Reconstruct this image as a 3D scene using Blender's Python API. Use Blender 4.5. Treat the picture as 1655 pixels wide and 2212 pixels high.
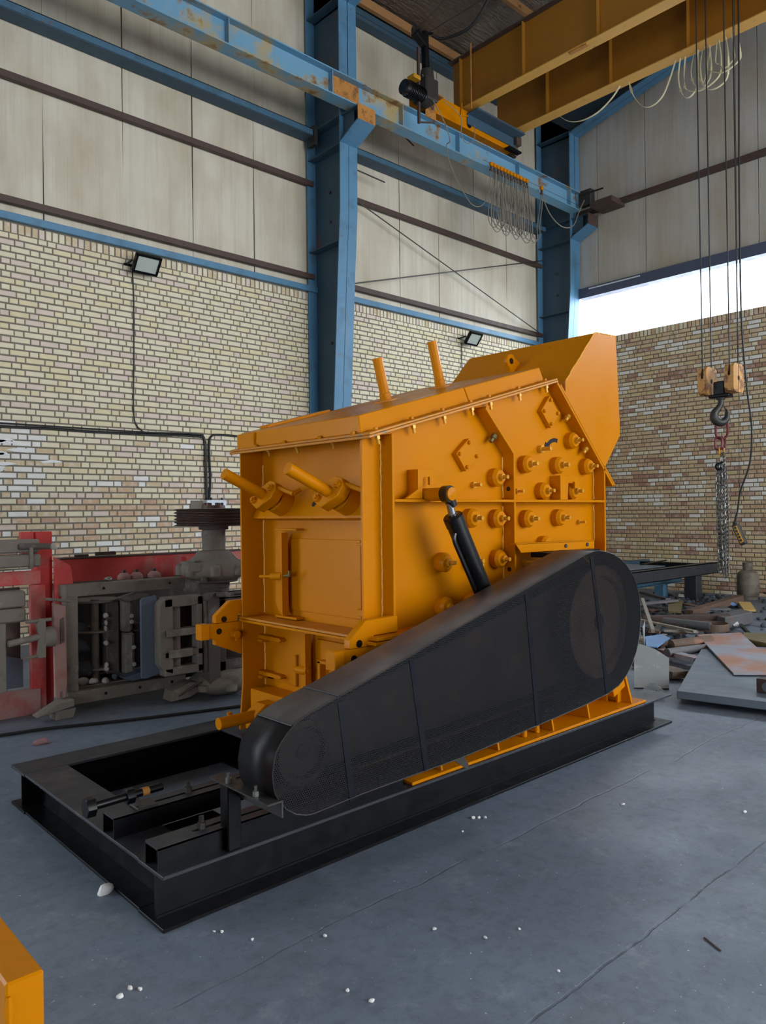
import bpy, bmesh, math, random
from mathutils import Vector, Matrix, Quaternion
random.seed(11)
SC = bpy.context.scene
COL = SC.collection
for o in list(bpy.data.objects): bpy.data.objects.remove(o)
PI = math.pi

# ------------------------------------------------------------------ camera
cam_d = bpy.data.cameras.new('camera'); cam = bpy.data.objects.new('camera', cam_d); COL.objects.link(cam)
cam_d.sensor_fit = 'VERTICAL'; cam_d.sensor_height = 24.0; cam_d.lens = 24.0*1634.07/2212
_y, _p, _r = math.radians(47.1917), math.radians(0.0666), math.radians(-0.6698)
fw = Vector((math.cos(_y)*math.cos(_p), math.sin(_y)*math.cos(_p), math.sin(_p)))
rt = Vector((math.sin(_y), -math.cos(_y), 0)); up = rt.cross(fw)
rt2 = rt*math.cos(_r)+up*math.sin(_r); up2 = up*math.cos(_r)-rt*math.sin(_r)
m4 = Matrix((rt2, up2, -fw)).transposed().to_4x4(); m4.translation = Vector((0, 0, 1.5))
cam.matrix_world = m4; cam_d.clip_start = 0.05; cam_d.clip_end = 200
SC.camera = cam

# ------------------------------------------------------------------ sky, daylight, exposure
def srgb(r, g, b):
    f = lambda c: c/12.92 if c <= 0.04045 else ((c+0.055)/1.055)**2.4
    return (f(r/255), f(g/255), f(b/255), 1)
W = bpy.data.worlds.new('sky'); SC.world = W; W.use_nodes = True
bg = W.node_tree.nodes['Background']
bg.inputs[0].default_value = (0.80, 0.90, 1.0, 1); bg.inputs[1].default_value = 5.0
def area(name, loc, aim, sx, sy, power, col):
    d = bpy.data.lights.new(name, 'AREA'); d.shape = 'RECTANGLE'; d.size = sx; d.size_y = sy; d.energy = power; d.color = col
    o = bpy.data.objects.new(name, d); COL.objects.link(o); o.location = loc
    o.rotation_euler = (Vector(aim)-Vector(loc)).to_track_quat('-Z', 'Y').to_euler(); return o
area('daylight_big_door', (7.0, -11.8, 4.4), (6.4, 9, 4.0), 11, 7.6, 700, (1.0, 0.94, 0.84))
area('rear_fill', (-7.8, -2.0, 1.7), (3, 1.5, 1.0), 9, 3.2, 60, (0.92, 0.96, 1.0))  # added fill lamp for the front faces; the rear door is made up
area('daylight_strip_opening', (14.4, -1.5, 5.9), (6, -1.0, 0.0), 19, 1.2, 700, (0.74, 0.87, 1.0))
SC.view_settings.view_transform = 'Standard'; SC.view_settings.look = 'None'
SC.view_settings.exposure = 0.25; SC.view_settings.gamma = 1.0; SC.view_settings.use_curve_mapping = False
SC.cycles.use_denoising = True; SC.cycles.max_bounces = 8; SC.cycles.transparent_max_bounces = 12

# ------------------------------------------------------------------ materials
def nodes(name):
    m = bpy.data.materials.new(name); m.use_nodes = True
    nt = m.node_tree; return m, nt, nt.nodes, nt.links, nt.nodes['Principled BSDF']
def coords(nt, scale=(1, 1, 1), geo=False):
    if geo: src = nt.nodes.new('ShaderNodeNewGeometry').outputs['Position']
    else: src = nt.nodes.new('ShaderNodeTexCoord').outputs['Object']
    mp = nt.nodes.new('ShaderNodeMapping'); mp.inputs['Scale'].default_value = scale
    nt.links.new(src, mp.inputs[0]); return mp.outputs[0]
def noise(nt, vec, scale, detail=4, rough=.55):
    n = nt.nodes.new('ShaderNodeTexNoise'); n.inputs['Scale'].default_value = scale
    n.inputs['Detail'].default_value = detail; n.inputs['Roughness'].default_value = rough
    nt.links.new(vec, n.inputs['Vector']); return n.outputs[0]
def ramp(nt, fac, a, b, ca=(0, 0, 0, 1), cb=(1, 1, 1, 1)):
    r = nt.nodes.new('ShaderNodeValToRGB'); r.color_ramp.elements[0].position = a; r.color_ramp.elements[1].position = b
    r.color_ramp.elements[0].color = ca; r.color_ramp.elements[1].color = cb
    nt.links.new(fac, r.inputs[0]); return r.outputs[0]
def mix(nt, fac, a, b):
    n = nt.nodes.new('ShaderNodeMix'); n.data_type = 'RGBA'
    for i, v in ((0, fac), (6, a), (7, b)):
        if hasattr(v, 'links'): nt.links.new(v, n.inputs[i])
        else: n.inputs[i].default_value = v
    return n.outputs[2]
def mth(nt, op, a, b=None, c=None):
    n = nt.nodes.new('ShaderNodeMath'); n.operation = op
    for i, v in enumerate((a, b, c)):
        if v is None: continue
        if hasattr(v, 'links'): nt.links.new(v, n.inputs[i])
        else: n.inputs[i].default_value = v
    return n.outputs[0]
def bump(nt, bs, h, strength, dist=.01):
    b = nt.nodes.new('ShaderNodeBump'); b.inputs['Strength'].default_value = strength; b.inputs['Distance'].default_value = dist
    nt.links.new(h, b.inputs['Height']); nt.links.new(b.outputs[0], bs.inputs['Normal'])
def dim(c, k): return (c[0]*k, c[1]*k, c[2]*k, 1)
def MAT(name, c, rough=.5, metal=0, var=.12, scale=3, stain=None, sa=(.55, .75), ss=2.5, sm=1.0, bmp=0, bs=40, sc3=(1, 1, 1), geo=True, spec=.5):
    m, nt, N, L, B = nodes(name)
    v = coords(nt, sc3, geo)
    col = mix(nt, noise(nt, v, scale), dim(c, 1-var), dim(c, 1+var))
    if stain:
        for st, (a, b), s2 in ([(stain, sa, ss)] if not isinstance(stain, list) else stain):
            f = ramp(nt, noise(nt, v, s2, 6, .62), a, b)
            f = mth(nt, 'MULTIPLY', f, sm)
            col = mix(nt, f, col, st)
    L.new(col, B.inputs['Base Color'])
    B.inputs['Metallic'].default_value = metal; B.inputs['Specular IOR Level'].default_value = spec
    rr = ramp(nt, noise(nt, v, scale*2.3), .3, .7, (max(0, rough-.08),)*3+(1,), (min(1, rough+.08),)*3+(1,))
    L.new(rr, B.inputs['Roughness'])
    if bmp: bump(nt, B, noise(nt, v, bs, 5), bmp, .004)
    return m
RUST = srgb(112, 68, 40)
yellow = MAT('yellow_paint', srgb(196, 119, 0), .32, var=.05, scale=2, bmp=.05, bs=120, spec=.10)
yellow_scuff = MAT('yellow_paint_scuffed', srgb(192, 120, 8), .45, var=.06, stain=srgb(120, 112, 95), sa=(.60, .66), ss=26, sm=.8)
weld = MAT('weld_bead', srgb(240, 176, 60), .3, var=.1, scale=60, bmp=.9, bs=110)
flange_lit = MAT('girder_flange_lit', srgb(206, 154, 66), .55, var=.12, stain=[(srgb(120, 84, 48), (.62, .72), 2.4), (srgb(70, 54, 48), (.70, .74), 5.0)])  # lighter girder yellow: floor bounce on the underside put into the colour
girder_y = MAT('girder_paint', srgb(156, 104, 24), .55, var=.12, stain=srgb(70, 42, 24), sa=(.60, .80), ss=1.3, sm=.55)
blue = MAT('blue_paint', srgb(80, 126, 158), .5, var=.14, scale=1.5, stain=[(srgb(66, 98, 118), (.5, .75), 3.0), (RUST, (.67, .74), 4.0)])
blue_rust = MAT('blue_paint_rusty', srgb(104, 150, 178), .55, var=.16, scale=1.2, stain=[(srgb(166, 148, 104), (.50, .60), 1.3), (srgb(122, 82, 46), (.57, .66), 2.6)])
blue_mid = MAT('blue_paint_dull', srgb(64, 100, 124), .55, var=.16, scale=1.5, stain=[(srgb(52, 78, 94), (.5, .75), 3.0), (RUST, (.66, .73), 4.0)])
blue_dark = MAT('blue_paint_dark', srgb(54, 80, 98), .6, var=.2, scale=2, stain=RUST, sa=(.62, .74), ss=2.2)  # darker blue with rust, on webs, stiffeners and underside plates
rusty = MAT('rust_orange', srgb(176, 118, 52), .75, var=.3, scale=12, stain=srgb(104, 66, 36), sa=(.5, .66), ss=9)
brown = MAT('brown_primer', srgb(74, 56, 50), .6, var=.15, scale=3, stain=srgb(110, 98, 88), sa=(.66, .75), ss=14)
purlin_m = MAT('primer_orange_brown', srgb(168, 122, 76), .7, var=.12, scale=2, stain=srgb(92, 60, 38), sa=(.62, .72), ss=9)
black = MAT('black_paint', srgb(8, 9, 13), .34, var=.25, scale=5, stain=[(srgb(34, 34, 37), (.64, .84), 5.0), (srgb(92, 62, 44), (.735, .78), 9.0)], sm=.6, spec=.25)
black_clean = MAT('black_gloss_paint', srgb(13, 14, 17), .28, var=.15)
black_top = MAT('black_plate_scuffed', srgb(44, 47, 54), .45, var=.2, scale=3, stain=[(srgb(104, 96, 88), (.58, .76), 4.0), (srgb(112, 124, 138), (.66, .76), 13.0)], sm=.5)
guard_black = MAT('guard_black_sheet', srgb(28, 27, 29), .4, var=.2, scale=3, stain=srgb(62, 62, 66), sa=(.64, .78), ss=7, sm=.5, spec=.2)
guard_sheet = MAT('guard_sheet_steel', srgb(78, 73, 72), .45, metal=0, spec=.3, var=.2, scale=3, stain=[(srgb(120, 110, 104), (.50, .74), 3.2), (srgb(88, 108, 130), (.66, .74), 10.0)], sm=.5)
navy = MAT('navy_bar', srgb(10, 13, 22), .34, var=.2, spec=.25)
steel = MAT('bright_steel', srgb(150, 150, 148), .35, metal=.9, var=.2, scale=30)
steel_dk = MAT('dark_steel', srgb(70, 68, 66), .5, metal=.6, var=.25, scale=12, stain=srgb(96, 70, 50), sa=(.6, .72), ss=12)
chain_m = MAT('chain_steel', srgb(126, 124, 121), .35, metal=.65, var=.3, scale=40)
nut_gold = MAT('zinc_bolt', srgb(206, 150, 40), .36, metal=.25, var=.1)
olive = MAT('unpainted_bolt', srgb(116, 104, 66), .45, metal=.5, var=.2)
rope_m = MAT('wire_rope', srgb(54, 54, 56), .5, metal=.4, var=.3, scale=80)
rubber = MAT('black_rubber', srgb(26, 26, 28), .55, var=.2)
cable_gray = MAT('gray_cable', srgb(128, 122, 112), .5, var=.15, scale=14)
cable_pale = MAT('pale_flat_cable', srgb(196, 186, 150), .55, var=.12, scale=8)
dusty = MAT('dusty_casting', srgb(122, 114, 104), .88, var=.2, scale=5, stain=[(srgb(92, 82, 75), (.54, .72), 4.0), (srgb(158, 151, 140), (.60, .78), 7.0)], bmp=.5, bs=60)
dusty_dk = MAT('dusty_dark_casting', srgb(86, 78, 73), .8, var=.25, scale=6, stain=srgb(146, 137, 126), sa=(.55, .75), ss=5, bmp=.4, bs=50)
red_m = MAT('red_paint_dusty', srgb(198, 66, 62), .6, var=.2, scale=3, stain=[(srgb(176, 140, 130), (.46, .68), 3.0), (srgb(108, 94, 86), (.60, .72), 6.0)], sm=.85)
red_clean = MAT('red_paint', srgb(190, 40, 34), .5, var=.12, scale=3, stain=srgb(140, 84, 76), sa=(.58, .75), ss=4)
red_dust = MAT('red_paint_under_dust', srgb(156, 122, 114), .85, var=.2, scale=4, stain=srgb(158, 80, 76), sa=(.52, .66), ss=3)
pulley_in = MAT('brown_pulley_primer', srgb(172, 138, 112), .6, var=.2, scale=3)
pulley_m = MAT('rusty_pulley', srgb(88, 72, 66), .5, metal=.4, var=.25, scale=6, stain=srgb(98, 68, 50), sa=(.5, .7), ss=5)
blue_gray = MAT('blue_gray_wear_plate', srgb(92, 104, 120), .6, var=.15, scale=4, stain=srgb(140, 146, 150), sa=(.66, .72), ss=26)
rock_m = MAT('pale_stone', srgb(176, 172, 166), .9, var=.15, scale=20, bmp=.4)
white_stone = MAT('white_stone', srgb(226, 226, 226), .9, var=.06, scale=30)
pink_stone = MAT('pink_stone', srgb(150, 112, 112), .9, var=.15, scale=20)
box_white = MAT('white_plastic', srgb(206, 214, 224), .4, var=.03)
mortar = MAT('mortar', srgb(112, 106, 95), .9, var=.14, scale=3, bmp=.4, bs=90)
mortar_r = MAT('mortar_brown', srgb(118, 105, 90), .9, var=.16, scale=3, bmp=.4, bs=90)
header_m = MAT('header_beam_paint', srgb(74, 82, 104), .5, var=.15)
glass_m = MAT('lamp_glass', srgb(176, 184, 176), .18, var=.06)
hook_y = MAT('worn_orange_paint', srgb(206, 150, 84), .55, var=.14, scale=8, stain=[(srgb(128, 84, 58), (.50, .60), 7.0), (srgb(60, 44, 36), (.60, .70), 9.0)])
gas_m = MAT('dirty_gas_cylinder', srgb(112, 104, 92), .7, var=.2, scale=9, stain=srgb(72, 64, 56), sa=(.5, .7), ss=6)
plate_gray = MAT('mill_steel_plate', srgb(104, 115, 127), .5, metal=.25, var=.12, scale=2.5, stain=[(srgb(134, 142, 150), (.55, .8), 3.0), (srgb(58, 62, 68), (.72, .75), 11.0)])
plate_rust = MAT('rust_steel_plate', srgb(146, 152, 166), .55, metal=.1, var=.08, scale=2, stain=[(srgb(170, 116, 90), (.44, .60), 1.7), (srgb(96, 90, 92), (.70, .74), 8.0)])
plate_pale = MAT('pale_dusty_plate', srgb(140, 146, 146), .75, var=.14, scale=5, stain=srgb(188, 192, 190), sa=(.58, .72), ss=8)
scrap_g = MAT('scrap_gray', srgb(98, 98, 100), .6, metal=.3, var=.25, scale=6, stain=srgb(120, 84, 66), sa=(.56, .7), ss=5)
scrap_b = MAT('scrap_brown', srgb(104, 84, 70), .7, metal=.15, var=.25, scale=6, stain=srgb(150, 108, 84), sa=(.56, .7), ss=5)
scrap_p = MAT('scrap_pale', srgb(150, 140, 128), .6, metal=.2, var=.2, scale=8)
sky_blue_sheet = MAT('light_blue_sheet', srgb(110, 150, 200), .5, var=.12)
wood = MAT('raw_wood', srgb(206, 170, 104), .8, var=.15, scale=12)
fines_m = MAT('dark_fines', srgb(74, 80, 88), .95, var=.3, scale=30, bmp=.8, bs=60)
clear_bag, nt, N, L, B = nodes('clear_plastic_film')
B.inputs['Base Color'].default_value = (.8, .82, .8, 1); B.inputs['Roughness'].default_value = .12
B.inputs['Transmission Weight'].default_value = .92; B.inputs['IOR'].default_value = 1.2

# brick colours (grain from object-space noise, individual tint per brick)
def brick_mat(name, c, pale=None, amt=.0):
    m, nt, N, L, B = nodes(name)
    v = coords(nt, (1, 1, 1), True)
    col = mix(nt, noise(nt, v, 9, 4), dim(c, .86), dim(c, 1.12))
    col = mix(nt, mth(nt, 'MULTIPLY', ramp(nt, noise(nt, v, 60, 4), .55, .75), .35), col, dim(c, .7))
    if pale: col = mix(nt, mth(nt, 'MULTIPLY', ramp(nt, noise(nt, v, 13, 5), .5, .62), amt), col, pale)
    L.new(col, B.inputs['Base Color']); B.inputs['Roughness'].default_value = .88
    bump(nt, B, noise(nt, v, 120, 4), .35, .003); return m
CR = srgb(222, 218, 208)
bk_cream = brick_mat('brick_cream', srgb(222, 211, 184))
bk_yellow = brick_mat('brick_yellow', srgb(218, 206, 170))
bk_pink = brick_mat('brick_pink', srgb(216, 198, 184))
bk_tan = brick_mat('brick_tan', srgb(204, 182, 148), CR, .5)
bk_orange = brick_mat('brick_orange', srgb(198, 166, 136), CR, .4)
bk_red = brick_mat('brick_red', srgb(184, 148, 126), CR, .3)
bk_white = brick_mat('brick_limewhite', srgb(228, 226, 220))

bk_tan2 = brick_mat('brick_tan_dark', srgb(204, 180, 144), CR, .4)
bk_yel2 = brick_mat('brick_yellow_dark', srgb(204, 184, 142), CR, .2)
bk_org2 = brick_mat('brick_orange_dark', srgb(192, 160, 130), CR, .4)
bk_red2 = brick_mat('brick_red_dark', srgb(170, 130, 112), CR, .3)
# wall cladding panel: off-white with sooty vertical streaks
def panel_mat(name, c):
    m, nt, N, L, B = nodes(name)
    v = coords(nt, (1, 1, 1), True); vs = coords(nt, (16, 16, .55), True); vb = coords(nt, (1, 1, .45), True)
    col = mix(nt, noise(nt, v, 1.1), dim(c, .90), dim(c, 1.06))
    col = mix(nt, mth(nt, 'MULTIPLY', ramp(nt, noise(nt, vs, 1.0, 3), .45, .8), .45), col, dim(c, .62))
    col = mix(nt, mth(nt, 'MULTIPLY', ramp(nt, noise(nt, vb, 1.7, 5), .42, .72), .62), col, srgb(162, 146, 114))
    L.new(col, B.inputs['Base Color']); B.inputs['Roughness'].default_value = .62
    sp = nt.nodes.new('ShaderNodeSeparateXYZ'); L.new(v, sp.inputs[0])
    rib = mth(nt, 'PINGPONG', mth(nt, 'ADD', sp.outputs[0], sp.outputs[1]), .022)
    rib = ramp(nt, mth(nt, 'DIVIDE', rib, .022), .0, .30)
    bump(nt, B, mth(nt, 'ADD', mth(nt, 'MULTIPLY', rib, .10), noise(nt, v, 3.0, 2)), .3, .03); return m
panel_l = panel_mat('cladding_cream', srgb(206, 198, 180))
panel_r = panel_mat('cladding_right_dim', srgb(186, 182, 174))  # weaker light on the right wall put into a darker tone

# crinkled foil insulation under the roof
foil, nt, N, L, B = nodes('foil_insulation')
v = coords(nt, (1, 1, 1), True); vs = coords(nt, (.6, 3.5, 1), True)
L.new(mix(nt, noise(nt, v, 2), srgb(112, 105, 98), srgb(156, 148, 140)), B.inputs['Base Color'])
B.inputs['Metallic'].default_value = .75; B.inputs['Roughness'].default_value = .27
bump(nt, B, mth(nt, 'ADD', noise(nt, vs, 6, 4), noise(nt, v, 14, 4)), .8, .05)

# concrete floor: gray-blue slab, trowel blotches, dark stains, white specks, one saw-cut joint
conc, nt, N, L, B = nodes('concrete_floor')
v = coords(nt, (1, 1, 1), True); 
c = mix(nt, noise(nt, v, .55, 5), srgb(93, 104, 119), srgb(128, 140, 156))
c = mix(nt, mth(nt, 'MULTIPLY', ramp(nt, noise(nt, v, 2.2, 8, .75), .48, .72), .6), c, srgb(84, 90, 98))
c = mix(nt, mth(nt, 'MULTIPLY', ramp(nt, noise(nt, v, 14, 6, .75), .48, .68), .55), c, srgb(78, 86, 96))
c = mix(nt, mth(nt, 'MULTIPLY', ramp(nt, noise(nt, v, 5, 8, .8), .55, .75), .35), c, srgb(176, 184, 190))
c = mix(nt, mth(nt, 'MULTIPLY', ramp(nt, noise(nt, v, 1.15, 6, .7), .60, .72), .45), c, srgb(104, 98, 88))
c = mix(nt, mth(nt, 'MULTIPLY', ramp(nt, noise(nt, v, 38, 4, .7), .66, .74), .6), c, srgb(62, 62, 62))
c = mix(nt, ramp(nt, noise(nt, v, 55, 3, .6), .70, .73), c, srgb(206, 210, 214))
c = mix(nt, mth(nt, 'MULTIPLY', ramp(nt, noise(nt, v, 7, 5, .7), .735, .76), .6), c, srgb(92, 74, 58))
sep = nt.nodes.new('ShaderNodeSeparateXYZ'); L.new(v, sep.inputs[0])
def joint(y0, wob, w, sc):
    n = mth(nt, 'MULTIPLY', mth(nt, 'SUBTRACT', noise(nt, coords(nt, (1, 0, 0), True), sc, 4), .5), wob)
    d = mth(nt, 'ABSOLUTE', mth(nt, 'SUBTRACT', mth(nt, 'ADD', sep.outputs[1], n), y0))
    return ramp(nt, mth(nt, 'DIVIDE', d, w), .5, 1.0, (1, 1, 1, 1), (0, 0, 0, 1))
j1 = joint(1.345, .05, .007, 3.5); j2 = joint(2.16, .16, .006, 1.3)
brk = ramp(nt, noise(nt, coords(nt, (1, 0, 0), True), 2.5), .42, .55)
j2 = mth(nt, 'MULTIPLY', j2, mth(nt, 'MULTIPLY', brk, .6))
jj = mth(nt, 'MAXIMUM', mth(nt, 'MULTIPLY', j1, ramp(nt, noise(nt, coords(nt, (1, 0, 0), True), 6), .42, .56)), j2)
c = mix(nt, mth(nt, 'MULTIPLY', jj, .6), c, srgb(72, 74, 78))
L.new(c, B.inputs['Base Color'])
L.new(ramp(nt, noise(nt, v, 1.7, 6), .3, .7, (.38,)*3+(1,), (.62,)*3+(1,)), B.inputs['Roughness'])
hgt = mth(nt, 'SUBTRACT', mth(nt, 'ADD', mth(nt, 'MULTIPLY', noise(nt, v, 30, 6), .25), noise(nt, v, 2.5, 4)), mth(nt, 'MULTIPLY', jj, 1.0))
bump(nt, B, hgt, .35, .012)

# perforated sheet: staggered round holes are really see-through
perf, nt, N, L, B = nodes('perforated_sheet')
v = coords(nt, (1, 1, 1), True)
sep = nt.nodes.new('ShaderNodeSeparateXYZ'); L.new(v, sep.inputs[0])
P = .0092; Q = P*1.732
def cell(off):
    fx = mth(nt, 'SUBTRACT', mth(nt, 'FRACT', mth(nt, 'ADD', mth(nt, 'DIVIDE', sep.outputs[0], P), 100+off)), .5)
    fz = mth(nt, 'SUBTRACT', mth(nt, 'FRACT', mth(nt, 'ADD', mth(nt, 'DIVIDE', sep.outputs[2], Q), 100+off)), .5)
    fz = mth(nt, 'MULTIPLY', fz, 1.732)
    return mth(nt, 'SQRT', mth(nt, 'ADD', mth(nt, 'MULTIPLY', fx, fx), mth(nt, 'MULTIPLY', fz, fz)))
hole = mth(nt, 'LESS_THAN', mth(nt, 'MINIMUM', cell(0), cell(.5)), .275)
L.new(mix(nt, noise(nt, v, 2.5), srgb(12, 13, 17), srgb(23, 23, 27)), B.inputs['Base Color'])
B.inputs['Roughness'].default_value = .34; B.inputs['Specular IOR Level'].default_value = .25
tr = nt.nodes.new('ShaderNodeBsdfTransparent'); ms = nt.nodes.new('ShaderNodeMixShader')
L.new(hole, ms.inputs[0]); L.new(B.outputs[0], ms.inputs[1]); L.new(tr.outputs[0], ms.inputs[2])
L.new(ms.outputs[0], nt.nodes['Material Output'].inputs[0])

# ------------------------------------------------------------------ builders
WL = {}
class MB:
    def __init__(s): s.v = []; s.f = []; s.m = []
    def add(s, vs, fs, mi=0):
        n = len(s.v); s.v += [Vector(p) for p in vs]; s.f += [[i+n for i in f] for f in fs]; s.m += [mi]*len(fs); return s
    def box(s, x0, x1, y0, y1, z0, z1, mi=0):
        return s.add([(x, y, z) for z in (z0, z1) for y in (y0, y1) for x in (x0, x1)],
                     [(0, 2, 3, 1), (4, 5, 7, 6), (0, 1, 5, 4), (2, 6, 7, 3), (0, 4, 6, 2), (1, 3, 7, 5)], mi)
    def prism(s, pts, ax, a, b, mi=0):
        P3 = {'x': lambda p, t: (t, p[0], p[1]), 'y': lambda p, t: (p[0], t, p[1]), 'z': lambda p, t: (p[0], p[1], t)}[ax]
        n = len(pts)
        return s.add([P3(p, a) for p in pts]+[P3(p, b) for p in pts],
                     [list(range(n))[::-1], list(range(n, 2*n))]+[(i, (i+1) % n, n+(i+1) % n, n+i) for i in range(n)], mi)
    def beam(s, p0, p1, w, h, upv=(0, 0, 1), mi=0):
        p0, p1 = Vector(p0), Vector(p1); d = (p1-p0).normalized(); u = Vector(upv)
        if abs(d.dot(u.normalized())) > .999: u = Vector((1, 0, 0)) if abs(d.x) < .9 else Vector((0, 1, 0))
        u = (u-d*u.dot(d)).normalized(); r = d.cross(u)
        vs = [p+r*(a*w/2)+u*(b*h/2) for p in (p0, p1) for b in (-1, 1) for a in (-1, 1)]
        return s.add(vs, [(0, 2, 3, 1), (4, 5, 7, 6), (0, 1, 5, 4), (2, 6, 7, 3), (0, 4, 6, 2), (1, 3, 7, 5)], mi)
    def cyl(s, p0, p1, r0, r1=None, n=16, mi=0, rot=0):
        r1 = r0 if r1 is None else r1
        d = Vector(p1)-Vector(p0)
        return s.lathe(p0, d, [(0, 0), (r0, 0), (r1, d.length), (0, d.length)], n, mi, rot)
    def lathe(s, p0, ax, prof, n=20, mi=0, rot=0):
        p0 = Vector(p0); d = Vector(ax).normalized()
        u = d.orthogonal().normalized() if abs(d.z) > .9 else d.cross(Vector((0, 0, 1))).normalized()
        w = d.cross(u); rings = []
        for r, t in prof:
            if r <= 1e-9: s.v.append(p0+d*t); rings.append([len(s.v)-1])
            else:
                k = len(s.v)
                for i in range(n):
                    a = 2*PI*i/n+rot; s.v.append(p0+d*t+(u*math.cos(a)+w*math.sin(a))*r)
                rings.append(list(range(k, k+n)))
        for A, Bq in zip(rings, rings[1:]):
            for i in range(n):
                j = (i+1) % n
                if len(A) == 1 and len(Bq) == 1: continue
                f = (A[0], Bq[j], Bq[i]) if len(A) == 1 else ((A[i], A[j], Bq[0]) if len(Bq) == 1 else (A[i], A[j], Bq[j], Bq[i]))
                s.f.append(list(f)); s.m.append(mi)
        return s
    def tube(s, pts, r, n=6, closed=False, mi=0):
        pts = [Vector(p) for p in pts]; k = len(pts); rings = []
        prev = None
        for i, p in enumerate(pts):
            a = pts[(i-1) % k] if (closed or i > 0) else p; b = pts[(i+1) % k] if (closed or i < k-1) else p
            d = (b-a).normalized()
            if prev is None: u = d.orthogonal().normalized()
            else:
                u = prev-d*prev.dot(d); u = u.normalized() if u.length > 1e-6 else d.orthogonal().normalized()
            prev = u; w = d.cross(u); q = len(s.v); ri = r[i] if isinstance(r, (list, tuple)) else r
            for j in range(n):
                t = 2*PI*j/n; s.v.append(p+(u*math.cos(t)+w*math.sin(t))*ri)
            rings.append(list(range(q, q+n)))
        for i in range(k if closed else k-1):
            A, Bq = rings[i], rings[(i+1) % k]
            for j in range(n): s.f.append([A[j], A[(j+1) % n], Bq[(j+1) % n], Bq[j]]); s.m.append(mi)
        if not closed:
            s.f.append(rings[0][::-1]); s.f.append(rings[-1][:]); s.m += [mi, mi]
        return s
    def rock(s, c, r, flat=.6, seed=0, mi=0):
        rnd = random.Random(seed); bm = bmesh.new(); bmesh.ops.create_icosphere(bm, subdivisions=2, radius=1)
        off = len(s.v); k = [rnd.uniform(.6, 1.2) for _ in range(3)]
        dirs = [(Vector((rnd.gauss(0, 1), rnd.gauss(0, 1), rnd.gauss(0, 1))).normalized(), rnd.uniform(.55, .9)) for _ in range(9)]
        for q in bm.verts:
            p = q.co.copy()
            for d, t in dirs:
                e = p.dot(d)
                if e > t: p -= d*(e-t)
            s.v.append(Vector(c)+Vector((p.x*k[0], p.y*k[1], p.z*flat))*r)
        for f in bm.faces: s.f.append([q.index+off for q in f.verts]); s.m.append(mi)
        bm.free(); return s
    def mesh(s, name, mats, origin=(0, 0, 0), smooth=True, bevel=0):
        me = bpy.data.meshes.new(name); o = Vector(origin)
        me.from_pydata([tuple(p-o) for p in s.v], [], s.f)
        for m in (mats if isinstance(mats, (list, tuple)) else [mats]): me.materials.append(m)
        for p, i in zip(me.polygons, s.m): p.material_index = i
        bm = bmesh.new(); bm.from_mesh(me)
        bmesh.ops.recalc_face_normals(bm, faces=bm.faces)
        if bevel:
            es = [e for e in bm.edges if len(e.link_faces) == 2 and e.calc_face_angle(0) > .6]
            bmesh.ops.bevel(bm, geom=es, offset=bevel, segments=1, affect='EDGES', clamp_overlap=True)
        bm.to_mesh(me); bm.free()
        if smooth:
            me.polygons.foreach_set('use_smooth', [True]*len(me.polygons)); me.set_sharp_from_angle(angle=math.radians(32))
        return me
    def build(s, name, mats, parent=None, label=None, smooth=True, bevel=0, kind=None, loc=None):
        if parent is not None: org = WL[parent.name]
        elif loc is not None: org = Vector(loc)
        else:
            xs = [p.x for p in s.v]; ys = [p.y for p in s.v]; zs = [p.z for p in s.v]
            org = Vector(((min(xs)+max(xs))/2, (min(ys)+max(ys))/2, min(zs)))
        o = bpy.data.objects.new(name, s.mesh(name, mats, org, smooth, bevel)); COL.objects.link(o)
        if parent is not None: o.parent = parent
        else: o.location = org
        WL[o.name] = org
        if label: o['label'] = label
        if kind: o['kind'] = kind
        return o
def tag(o, label, cat, group=None):
    o['label'] = label; o['category'] = cat
    if group: o['group'] = group
    return o
def thing(name, label, cat, loc, group=None):
    o = bpy.data.objects.new(name, None); COL.objects.link(o); o.location = loc; o.empty_display_size = .2
    WL[o.name] = Vector(loc); return tag(o, label, cat, group)
def inst(me, name, parent, loc, rot=None, scale=None):
    o = bpy.data.objects.new(name, me); COL.objects.link(o)
    if parent is not None: o.parent = parent; o.location = Vector(loc)-WL[parent.name]
    else: o.location = loc
    if rot is not None: o.rotation_euler = rot
    if scale is not None: o.scale = scale
    WL[o.name] = Vector(loc); return o
def arc(c, r, a0, a1, n): return [(c[0]+r*math.cos(a0+(a1-a0)*i/n), c[1]+r*math.sin(a0+(a1-a0)*i/n)) for i in range(n+1)]
def smooth_path(pts, sub=6):
    pts = [Vector(p) for p in pts]; out = []
    for i in range(len(pts)-1):
        a = pts[max(i-1, 0)]; b = pts[i]; c = pts[i+1]; d = pts[min(i+2, len(pts)-1)]
        for k in range(sub):
            t = k/sub
            out.append(.5*((2*b)+(c-a)*t+(2*a-5*b+4*c-d)*t*t+(3*b-a-3*c+d)*t**3))
    return out+[pts[-1]]
def sag(a, b, depth, n=12):
    a, b = Vector(a), Vector(b); return [a.lerp(b, i/n)-Vector((0, 0, depth*(1-(2*i/n-1)**2))) for i in range(n+1)]

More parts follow.
